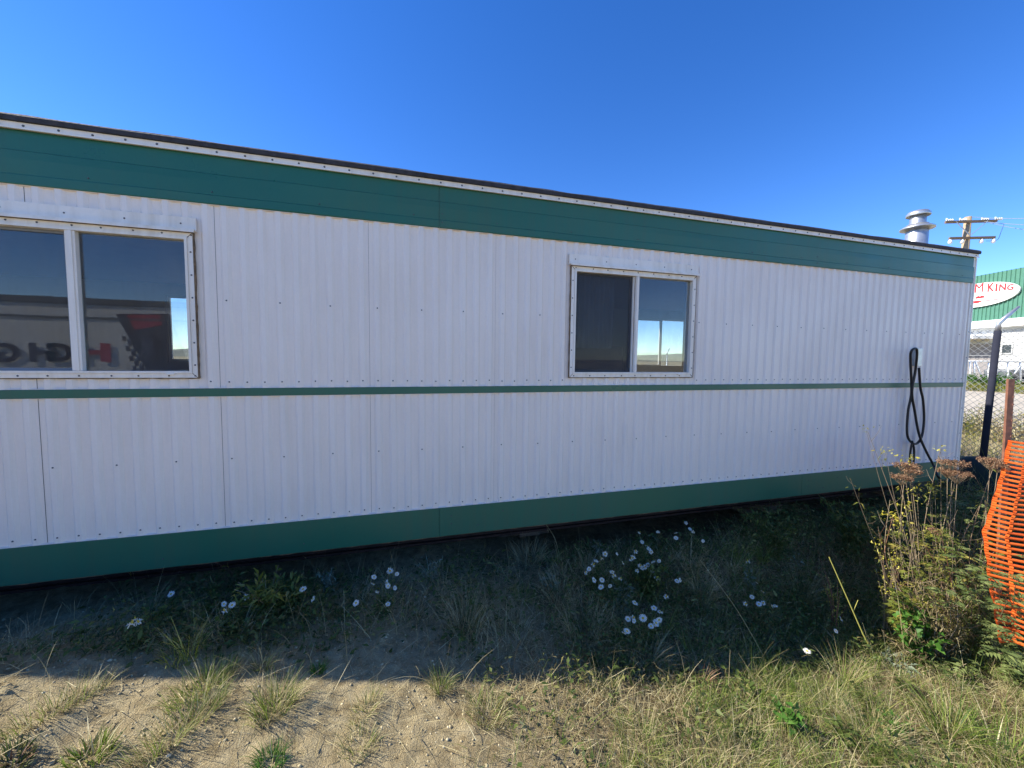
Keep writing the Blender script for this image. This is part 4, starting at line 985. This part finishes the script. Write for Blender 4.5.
tuft(352, 610, 'dark mossy tuft on the shaded dirt', .08, .12, 420, green=.8, elong=(1.5, .5, SA), mats=(STRAW, WEED))
tuft(190, 662, 'orange brown dead stalks at the shadow edge', .20, .03, 26, green=0, lean=.1, mats=(YEL, OLIVE), w=.003)
tuft(176, 664, 'low yellowed stalk clump at the shadow edge', .10, .05, 60, green=.3, mats=(YEL, OLIVE), w=.003)
tuft(72, 612, 'sparse pale fan of dry blades in shade at left', .20, .03, 26, green=0, lean=.5, w=.0028)
tuft(135, 578, 'curved orange blades drooping under the green skirt', .16, .04, 26, green=0, lean=.6, mats=(YEL, STRAW), w=.003)
tuft(700, 598, 'grey bushy dead tuft in the shaded bank', .25, .09, 560, green=0, lean=.6, w=.0032)
tuft(755, 622, 'pale dead tuft right of the daisies', .20, .07, 380, green=0, lean=.5, w=.003)
tuft(690, 573, 'arching pale dry blades above the grey tuft', .28, .07, 200, green=0, lean=.8, w=.0035)
tuft(585, 640, 'dry straw clump left below the daisies', .26, .12, 420, green=.2, lean=.6, mats=(STRAW, WEED), w=.003)
tuft(530, 560, 'pinkish dry clump under the skirt near centre', .20, .12, 460, green=.2, lean=.6, mats=(STRAW, SAGE), w=.003)
tuft(640, 655, 'broad flat mat of dead brown stalks below the lowest daisies', .18, .16, 620, green=.1, lean=1.0, mats=(STRAW, DRYL), w=.003)
tuft(800, 600, 'loose dead straw clump in deep shade before the goldenrod', .26, .11, 420, green=.2, lean=.6, mats=(STRAW, WEED), w=.003)
tuft(560, 600, 'dull brown grass clump left of the big daisy mass', .20, .12, 420, green=.2, lean=.7, mats=(STRAW, DRYL), w=.003)
tuft(510, 640, 'low grey brown mat of dead grass on the shaded dirt at centre', .13, .15, 420, green=.1, lean=1.0, mats=(STRAW, DRYL), w=.0028)
tuft(700, 684, 'curled brown dead plant on the shadow edge', .12, .035, 120, green=0, lean=.3, mats=(UMB, UMB), w=.008)
tuft(830, 712, 'pale bleached grass sheaf in right foreground', .20, .07, 320, green=.15, lean=.7)
tuft(870, 742, 'dense bleached grass mound near the bottom right', .22, .10, 480, green=.15, lean=.9)
tuft(950, 735, 'broad bladed green grass at bottom right', .26, .10, 320, green=.85, lean=.9, w=.0055)
tuft(1005, 765, 'broad bladed green grass in the bottom right corner', .26, .10, 300, green=.85, lean=.8, w=.0055)
tuft(745, 760, 'fine green grass patch at the bottom right of centre', .14, .13, 600, green=.85)
tuft(640, 745, 'fresh green grass patch right of centre foreground', .12, .12, 480, green=.7)
tuft(845, 690, 'spiky grass clump at the shadow edge at right', .26, .06, 160, green=.6, lean=.5, w=.003)

# ox-eye daisies, each plant with stems, leaves and heads
def flower_mesh():
    me = bpy.data.meshes.new('flower'); vs, fs, mi = [], [], []
    for k in range(13):
        a = k*2*math.pi/13; c_, s_ = math.cos(a), math.sin(a); b = len(vs); zt_ = random.uniform(-.004, .003)
        for r, w_, z in ((.004, .0016, 0), (.012, .0032, .001), (.019, .0024, zt_)): vs += [(r*c_-w_*s_, r*s_+w_*c_, z), (r*c_+w_*s_, r*s_-w_*c_, z)]
        fs += [(b, b+1, b+3, b+2), (b+2, b+3, b+5, b+4)]; mi += [0, 0]
    b = len(vs); vs.append((0, 0, .0055))
    for z, r in ((.004, .004), (.0005, .0062)):
        for k in range(8): vs.append((r*math.cos(k*math.pi/4), r*math.sin(k*math.pi/4), z))
    for k in range(8):
        fs += [(b, b+1+k, b+1+(k+1) % 8), (b+1+k, b+9+k, b+9+(k+1) % 8, b+1+(k+1) % 8)]; mi += [1, 1]
    me.from_pydata(vs, [], fs); me.materials.append(PETAL); me.materials.append(CENT); me.polygons.foreach_set('material_index', mi); me.update(); return me
FL = flower_mesh()
def daisy(label, heads, nleaf=260, scale=1.):
    hs = []
    for px, py in heads:
        b = at(px, py+24); dep = (b-CAM).dot(fwd); hs.append(depth(px, py, dep-.07))
    cx = sum(h.x for h in hs)/len(hs); cy_ = sum(h.y for h in hs)/len(hs); base = Vector((cx, cy_, float(gz(cx, cy_))))
    root = empty('daisy_plant', base, label, 'daisy', 'white daisies in the shade of the trailer')
    v = Veg(); lv = Veg()
    for h in hs:
        b = Vector((h.x+random.uniform(-.03, .03), h.y+random.uniform(-.03, .03), 0)); b = b.lerp(Vector((cx, cy_, 0)), .8); b.z = float(gz(b.x, b.y))
        pts = [b, b.lerp(h, .5)+Vector((random.uniform(-.015, .015), random.uniform(-.015, .015), 0)), h]
        v.stem(pts, .0016, .0011, 0, 4)
        n = max(6, nleaf//len(hs)); t = rng.uniform(0, .85, n); q = np.array([tuple(b.lerp(h, a)) for a in t])+rng.normal(0, .022, (n, 3))*np.array([1, 1, .4])
        D_ = rng.normal(0, 1, (n, 3)); D_[:, 2] = np.abs(D_[:, 2])*.6; lv.leaves(q, D_, rng.uniform(.015, .045, n), rng.uniform(.004, .012, n))
    v.done('stem', WEED, root); lv.done('foliage', WEED, root)
    for h in hs:
        o = bpy.data.objects.new('flower', FL); COL.objects.link(o); o.parent = root; o.location = h-base
        s_ = random.uniform(.75, 1.2)*scale; o.scale = (s_, s_*random.uniform(.7, 1), s_*random.choice((1, 1, 4))); o.rotation_euler = (random.uniform(-.1, 1.2), random.uniform(-.7, .7), random.uniform(-1.5, 1.5))
daisy('small daisy with three close blooms in the shaded weeds at far left', [(135, 620), (139, 622), (131, 625)], 120)
daisy('daisy sprig with a single bloom under the left end of the green skirt', [(171, 594)], 60)
daisy('daisy with four blooms left of the yellowing leafy plant', [(224, 604), (232, 605), (246, 597), (225, 611)], 200)
daisy('two bloomed daisy right beside the yellowing leafy plant', [(303, 589), (313, 599)], 90)
daisy('daisy cluster standing alone on dirt left of centre', [(374, 577), (373, 584), (387, 583), (388, 586), (390, 571), (397, 574), (395, 588), (377, 592), (388, 604), (356, 603)], 240)
daisy('left hand part of the big daisy mass, near its pale blue grey plant', [(605, 554), (602, 559), (593, 565), (589, 569), (586, 573), (617, 554), (596, 561)], 330)
daisy('lowest left blooms of the big daisy mass', [(614, 576), (620, 579), (610, 586), (601, 587), (602, 580), (612, 572), (594, 580)], 330)
daisy('upper middle of the big daisy mass against the dark beam', [(639, 533), (642, 542), (649, 549), (636, 552), (630, 560), (647, 546), (633, 558), (623, 563), (651, 552)], 380)
daisy('right hand blooms of the big daisy mass', [(637, 571), (642, 568), (648, 565), (653, 562), (659, 561), (645, 567), (640, 566), (652, 571), (656, 578)], 420)
daisy('daisies under the skirt, right above the big mass', [(658, 532), (676, 533), (676, 538), (693, 532), (686, 523), (703, 541), (690, 529)], 320)
daisy('pair of daisies just right of the big mass', [(677, 581), (680, 580), (666, 597)], 90)
daisy('daisies below the big mass with wide open blooms', [(635, 603), (654, 608), (643, 618), (628, 619), (633, 618), (634, 621), (654, 625), (659, 620), (624, 633), (651, 626), (656, 623), (627, 631), (660, 612)], 300, 1.15)
daisy('loose daisies right of the grey dead tuft', [(757, 583), (763, 592), (752, 597), (745, 604), (759, 604), (763, 603), (772, 606), (775, 606), (748, 562)], 160, .95)
daisy('pale daisy clump deep in shade before the tall dry weeds', [(893, 591), (907, 600), (903, 596), (897, 588)], 90)
daisy('lone low daisies near the shadow edge at right', [(841, 619), (807, 651), (836, 631)], 70)

def bush(name, cat, label, px, py, hpx, rx, n, mats, leaf=(.02, .05), asp=.4, group=None, stems=10, sm=1, up=.4):
    """leafy clump: stems fan from the root, leaves along them"""
    b = at(px, py); dep = (b-CAM).dot(fwd); H = hpx*dep/F; root = empty(name, b, label, cat, group); v = Veg(); lv = Veg(); per = max(1, n//stems)
    for i in range(stems):
        a = random.uniform(0, 6.28); r = rx*math.sqrt(random.random()); h = H*random.uniform(.55, 1)
        t_ = b+Vector((r*math.cos(a), r*math.sin(a), h)); m_ = b.lerp(t_, .5)+Vector((-.2*r*math.cos(a), -.2*r*math.sin(a), .05*h))
        pth = smooth_path([b+Vector((.2*r*math.cos(a), .2*r*math.sin(a), -.01)), m_, t_], 3); v.stem(pth, .0028, .0012, 0, 4, rnd=random.random())
        t = rng.uniform(.15, 1, per)**.7; q = np.array([tuple(pth[min(len(pth)-1, int(x*(len(pth)-1)))]) for x in t])+rng.normal(0, .014, (per, 3)); D_ = rng.normal(0, 1, (per, 3))+np.array([math.cos(a)*.5, math.sin(a)*.5, up])
        L = rng.uniform(*leaf, per); lv.leaves(q, D_, L, L*asp)
    v.done('stem', mats[0], root); lv.done('foliage', mats[sm], root); return root
bush('leafy_weed', 'weed', 'bright green broad leaved weed lit at the shadow edge below the tall dry weeds', 918, 668, 62, .17, 330, (WEED, LEAFY), (.03, .06), .75, stems=16)
bush('leafy_weed', 'weed', 'small bright nettle like weed in the bottom right foreground', 790, 738, 30, .10, 120, (WEED, LEAFY), (.025, .045), .7, stems=8)
bush('leafy_weed', 'weed', 'low green clover like weed by the right of the bleached mound', 900, 745, 26, .12, 120, (WEED, LEAFY), (.015, .03), .8, stems=9)
bush('yellowing_plant', 'weed', 'yellowing leafy plant sprawling in the shade left of centre', 268, 618, 44, .22, 300, (STEM, OLIVE), (.04, .09), .22, stems=15)
bush('yellowing_plant', 'weed', 'dark green leafy plant behind the sprawling yellow stems', 292, 618, 40, .12, 300, (WEED, WEED), (.03, .07), .3, stems=12)
bush('grey_plant', 'weed', 'blue grey woolly plant right of the yellowing plant', 328, 592, 22, .11, 240, (SAGE, SAGE), (.012, .03), .3, stems=12)
bush('grey_plant', 'weed', 'blue grey woolly plant at top left of the big daisy mass', 603, 560, 20, .12, 240, (SAGE, SAGE), (.012, .03), .3, stems=12)
bush('grey_plant', 'weed', 'grey green silvery weed in front of the beam at centre', 430, 585, 28, .12, 200, (SAGE, SAGE), (.012, .03), .3, stems=12)
bush('leafy_weed', 'weed', 'dark round leaved weed within the daisies', 647, 603, 40, .13, 420, (WEED, WEED), (.02, .04), .6, stems=14)
bush('goldenrod', 'weed', 'yellow green speckled goldenrod in shade right of centre', 835, 640, 78, .14, 260, (RSTEM, YEL), (.008, .018), .5, stems=12)
bush('goldenrod', 'weed', 'yellow flecked goldenrod leaning out before the tall dry weeds', 885, 640, 110, .13, 320, (STEM, YEL), (.010, .024), .45, stems=14)
bush('leafy_weed', 'weed', 'dark leafy weed beneath the green skirt near the trailer corner', 850, 560, 60, .28, 700, (WEED, WEED), (.03, .06), .45, stems=24)
bush('leafy_weed', 'weed', 'dark tangled weed under the skirt right of the daisies', 775, 560, 50, .30, 700, (WEED, WEED), (.02, .05), .4, stems=24)

# feathery mugwort plants around the barrier mesh
def feathery(px, py, tip, label, n=9, dep=None, mats=(STEM, FERN)):
    b = at(px, py); d0 = (b-CAM).dot(fwd) if dep is None else dep; T_ = depth(tip[0], tip[1], d0); b = Vector((b.x, b.y, float(gz(b.x, b.y))))
    root = empty('feathery_weed', b, label, 'weed', 'feathery weeds around the orange barrier'); v = Veg(); lv = Veg()
    for i in range(n):
        t_ = T_+Vector((random.gauss(0, .09), random.gauss(0, .09), -abs(random.gauss(0, .14)))); pth = smooth_path([b+Vector((random.gauss(0, .02), random.gauss(0, .02), 0)), b.lerp(t_, .5)+Vector((random.gauss(0, .03), random.gauss(0, .03), 0)), t_], 8)
        v.stem(pth, .0035, .0012, 0, 4, rnd=random.random())
        for j in range(3, len(pth)):      # each leaf: a rachis with narrow leaflets
            for s_ in range(1):
                a = random.uniform(0, 6.28); d = Vector((math.cos(a), math.sin(a), random.uniform(-.1, .5))).normalized(); L = random.uniform(.05, .11)
                side = d.cross(Vector((0, 0, 1))).normalized(); k = 6; t = np.linspace(.2, 1, k)
                base_ = np.array([tuple(pth[j]+d*(L*x)-Vector((0, 0, .03*x*x))) for x in t])
                for sg_ in (-1, 1): lv.leaves(base_, np.array([tuple(d*.7+side*sg_*1.0)]*k), L*.62*(1.2-t), L*.15, 0, rnd=random.random())
    v.done('stem', mats[0], root); lv.done('foliage', mats[1], root); return root
feathery(975, 640, (985, 560), 'feathery grey green weed left of the barrier foot', 5)
feathery(1010, 650, (1010, 590), 'feathery weed in front of the lowest orange mesh', 4)
feathery(955, 600, (968, 500), 'tall feathery weed between the dry umbels and the barrier', 7)
feathery(1015, 690, (1015, 640), 'feathery weed cut by the right edge below the barrier', 5)
feathery(985, 560, (1000, 478), 'feathery dark weed rising before the orange mesh top', 5)
feathery(955, 680, (960, 640), 'low feathery weed right of the bright leafy weed', 5)

feathery(1000, 640, (1000, 560), 'feathery weed standing against the middle of the orange mesh', 3, 2.35)
feathery(1015, 640, (1018, 560), 'feathery weed over the orange mesh at the right edge', 3, 2.3)
feathery(990, 650, (988, 600), 'feathery weed before the lower left hem of the orange mesh', 4, 2.3)
feathery(930, 650, (918, 520), 'yellowing feathery weed filling the space under the left seed heads', 5, None, (STEM, OLIVE))
feathery(950, 650, (950, 515), 'yellowing feathery weed under the paired seed heads', 5, None, (STEM, OLIVE))
feathery(905, 650, (895, 575), 'short yellowing feathery weed left in the dry weeds', 4, None, (RSTEM, OLIVE))
feathery(965, 620, (975, 545), 'olive feathery weed between the dry weeds and the orange hem', 5, None, (STEM, OLIVE))
# tall dry weeds with flat brown seed heads and yellow leaves
def tall_weed(label, base, tips, umb=(), yel=(), leaf=90, mats=(STEM, OLIVE), name='tall_weed', group='tall dry weeds at the trailer corner'):
    b = at(*base); d0 = (b-CAM).dot(fwd); root = empty(name, b, label, 'weed', group); v = Veg(); lv = Veg()
    for tx, ty in tips:
        t_ = depth(tx, ty, d0+random.uniform(-.12, .12)); m_ = b.lerp(t_, .55)+Vector((random.gauss(0, .07), random.gauss(0, .06), .02)); pth = smooth_path([b+Vector((random.gauss(0, .02), random.gauss(0, .02), -.02)), b.lerp(m_, .5)+Vector((random.gauss(0, .015), 0, 0)), m_, t_], 7)
        v.stem(pth, .0045, .0013, 0, 5, rnd=random.random())
        for j in range(6, len(pth), 2):
            d = Vector((random.gauss(0, 1), random.gauss(0, 1), random.uniform(.3, 1.4))).normalized()*random.uniform(.05, .14); v.stem([pth[j], pth[j]+d*.6, pth[j]+d+Vector((0, 0, .02))], .0016, .0007, 0, 3, rnd=random.random())
        n = leaf//max(1, len(tips)); idx = rng.integers(4, len(pth), n); q = np.array([tuple(pth[k]) for k in idx])+rng.normal(0, .02, (n, 3)); D_ = rng.normal(0, 1, (n, 3)); lv.leaves(q, D_, rng.uniform(.02, .055, n), rng.uniform(.003, .009, n), 0, droop=.5)
    v.done('stem', mats[0], root); lv.done('foliage', mats[1], root)
    for ux, uy, ur in umb:      # flat seed head: spokes carrying clusters of small husks
        c_ = depth(ux, uy, d0+random.uniform(-.08, .08)); r = .8*ur*d0/F; s_ = Veg(); foot = c_-Vector((0, 0, r*1.2)); s_.stem([b.lerp(foot, .3), b.lerp(foot, .7)+Vector((.02, 0, 0)), foot], .003, .002, 1, 4)
        n = int(55+ur*5)
        for i in range(n):
            a = random.uniform(0, 6.28); rr = r*math.sqrt(random.random()); q = c_+Vector((rr*math.cos(a), rr*math.sin(a), -.18*rr+random.gauss(0, .008)))
            if i % 2 == 0: s_.stem([foot, foot.lerp(q, .5)-Vector((0, 0, .005)), q], .0009, .0006, 1, 3)
            k = 9; qs = np.array([tuple(q)]*k)+rng.normal(0, .006, (k, 3))*np.array([1, 1, .6]); s_.leaves(qs, rng.normal(0, 1, (k, 3)), .008, .006, 0)
        s_.done('seed_head', [UMB, STEM], root)
    for yx, yy, yr, yn in yel:
        c_ = depth(yx, yy, d0+random.uniform(-.05, .05)); r = yr*d0/F; s_ = Veg(); n = yn; q = np.array([tuple(c_)]*n)+rng.normal(0, r*.55, (n, 3)); D_ = rng.normal(0, 1, (n, 3)); D_[:, 2] += .7
        s_.leaves(q, D_, rng.uniform(.015, .035, n), rng.uniform(.006, .013, n)); s_.stem([b.lerp(c_, .55)+Vector((.01, 0, 0)), b.lerp(c_, .8), c_], .0014, .001, 1, 3); s_.done('yellow_leaves', [YEL, STEM], root)
    return root
tall_weed('tall dry weed with the leftmost brown seed head and yellow top leaves', (925, 650), [(868, 432), (905, 470), (890, 500), (915, 530), (850, 478), (880, 520)], [(906, 464, 13), (902, 476, 10), (912, 470, 9)], [(885, 452, 6, 22), (866, 430, 4, 10), (908, 458, 7, 26), (917, 492, 8, 40), (908, 506, 6, 26)], 150)
tall_weed('tall dry weed with paired brown seed heads over the trailer corner', (940, 650), [(940, 450), (958, 470), (932, 500), (948, 520), (970, 520)], [(953, 461, 15), (958, 472, 13), (948, 470, 9)], [(941, 448, 5, 16), (935, 490, 7, 24), (929, 487, 6, 20), (925, 535, 6, 20)], 150)
tall_weed('slender dry weed with a wide flat seed head left of the orange mesh', (970, 640), [(995, 462), (985, 500), (975, 540), (1000, 520)], [(991, 459, 12), (998, 464, 9)], [(985, 505, 5, 12)], 90)
tall_weed('weed with a bright yellow leaf spray before the green skirt', (905, 640), [(893, 515), (885, 560), (878, 530)], [], [(893, 516, 6, 44), (898, 524, 5, 30), (892, 533, 4, 16), (876, 546, 5, 14), (881, 556, 3, 8)], 60, mats=(RSTEM, WEED))
tall_weed('matted brown weed mass at the foot of the tall weeds', (935, 668), [(900, 600), (915, 580), (930, 570), (945, 575), (955, 590), (905, 630), (960, 620), (890, 640), (925, 610), (940, 560), (972, 600)], [], [], 1500, mats=(STEM, DRYL))
tall_weed('leaning brown weed with curled leaves between stems', (948, 660), [(955, 540), (940, 530), (962, 560), (925, 545), (978, 575), (912, 570)], [(935, 530, 5)], [], 1100, mats=(RSTEM, OLIVE))
v = Veg(); b = at(880, 664); d0 = (b-CAM).dot(fwd)
v.stem(smooth_path([b, depth(866, 640, d0), depth(848, 600, d0), depth(829, 557, d0)], 6), .0045, .003, 0, 5, .95); v.stem([depth(853, 612, d0), depth(858, 600, d0)], .0025, .002, 0, 4, .9)
tag(v.done('grass_stalk', YEL), 'single thick yellow stalk leaning left in front of the shaded bank', 'stalk')
for i, (px, py, tx, ty, lab) in enumerate(((905, 668, 888, 548, 'thin pale stalk upright just left of the tall dry weeds'), (770, 668, 700, 560, 'long dry blade arching over the shade right of the daisies'), (1010, 640, 960, 560, 'long straw stalk slanting across the barrier foot'), (560, 560, 545, 523, 'short dead stalk in front of the dark beam'), (240, 590, 215, 562, 'dark reddish dead stalk rising before the skirt at left'))):
    v = Veg(); b = at(px, py); d0 = (b-CAM).dot(fwd); t_ = depth(tx, ty, d0); v.stem(smooth_path([b, b.lerp(t_, .5)+Vector((.02, 0, .02)), t_], 5), .003, .0012, 0, 4, .6)
    n = 14; q = np.array([tuple(b.lerp(t_, .7+.3*x)) for x in rng.random(n)]); v.leaves(q, rng.normal(0, 1, (n, 3))+[0, 0, 1], .02, .004, 0)
    tag(v.done('grass_stalk', RSTEM if i == 4 else STRAW), lab, 'stalk')
# shrubs beyond the fence
def shrub(label, px, py, dep, rw, h, n, mats, leaf=.05):
    c_ = depth(px, py, dep); z = float(gz(c_.x, c_.y)); root = empty('shrub', (c_.x, c_.y, z), label, 'shrub', 'scrubby bushes beyond the fence'); v = Veg(); lv = Veg()
    for i in range(26):
        a = random.uniform(0, 6.28); r = rw*math.sqrt(random.random()); t_ = Vector((c_.x+r*math.cos(a), c_.y+r*math.sin(a), z+h*random.uniform(.4, 1))); s0_ = Vector((c_.x+.2*r*math.cos(a), c_.y+.2*r*math.sin(a), z)); v.stem([s0_, s0_.lerp(t_, .5), t_], .008, .003, 0, 4, rnd=random.random())
        k = n//26; t = rng.uniform(.25, 1, k); q = np.array([tuple(s0_.lerp(t_, x)) for x in t])+rng.normal(0, .06, (k, 3)); L = leaf*rng.uniform(.5, 1.3, k); lv.leaves(q, rng.normal(0, 1, (k, 3))+[0, 0, .4], L, L*.35)
    v.done('stem', STEM, root); lv.done('foliage', mats, root)
shrub('pale olive bush behind the fence left of the dark sleeved post', 968, 432, 9.5, .55, .75, 2400, OLIVE)
shrub('golden dry bush behind the fence right of the dark sleeved post', 1000, 440, 8.6, .6, .7, 2400, STRAW)
shrub('low mixed bush behind the fence at the right edge', 1030, 440, 8.8, .6, .7, 2200, OLIVE)
shrub('green bush on the far verge before the shop', 992, 384, 24, 1.6, .9, 2600, LEAFY, .16)
bpy.context.view_layer.update()
tr.location.y += .028      # the outermost sheet faces stand on the surveyed wall plane
bpy.context.view_layer.update()
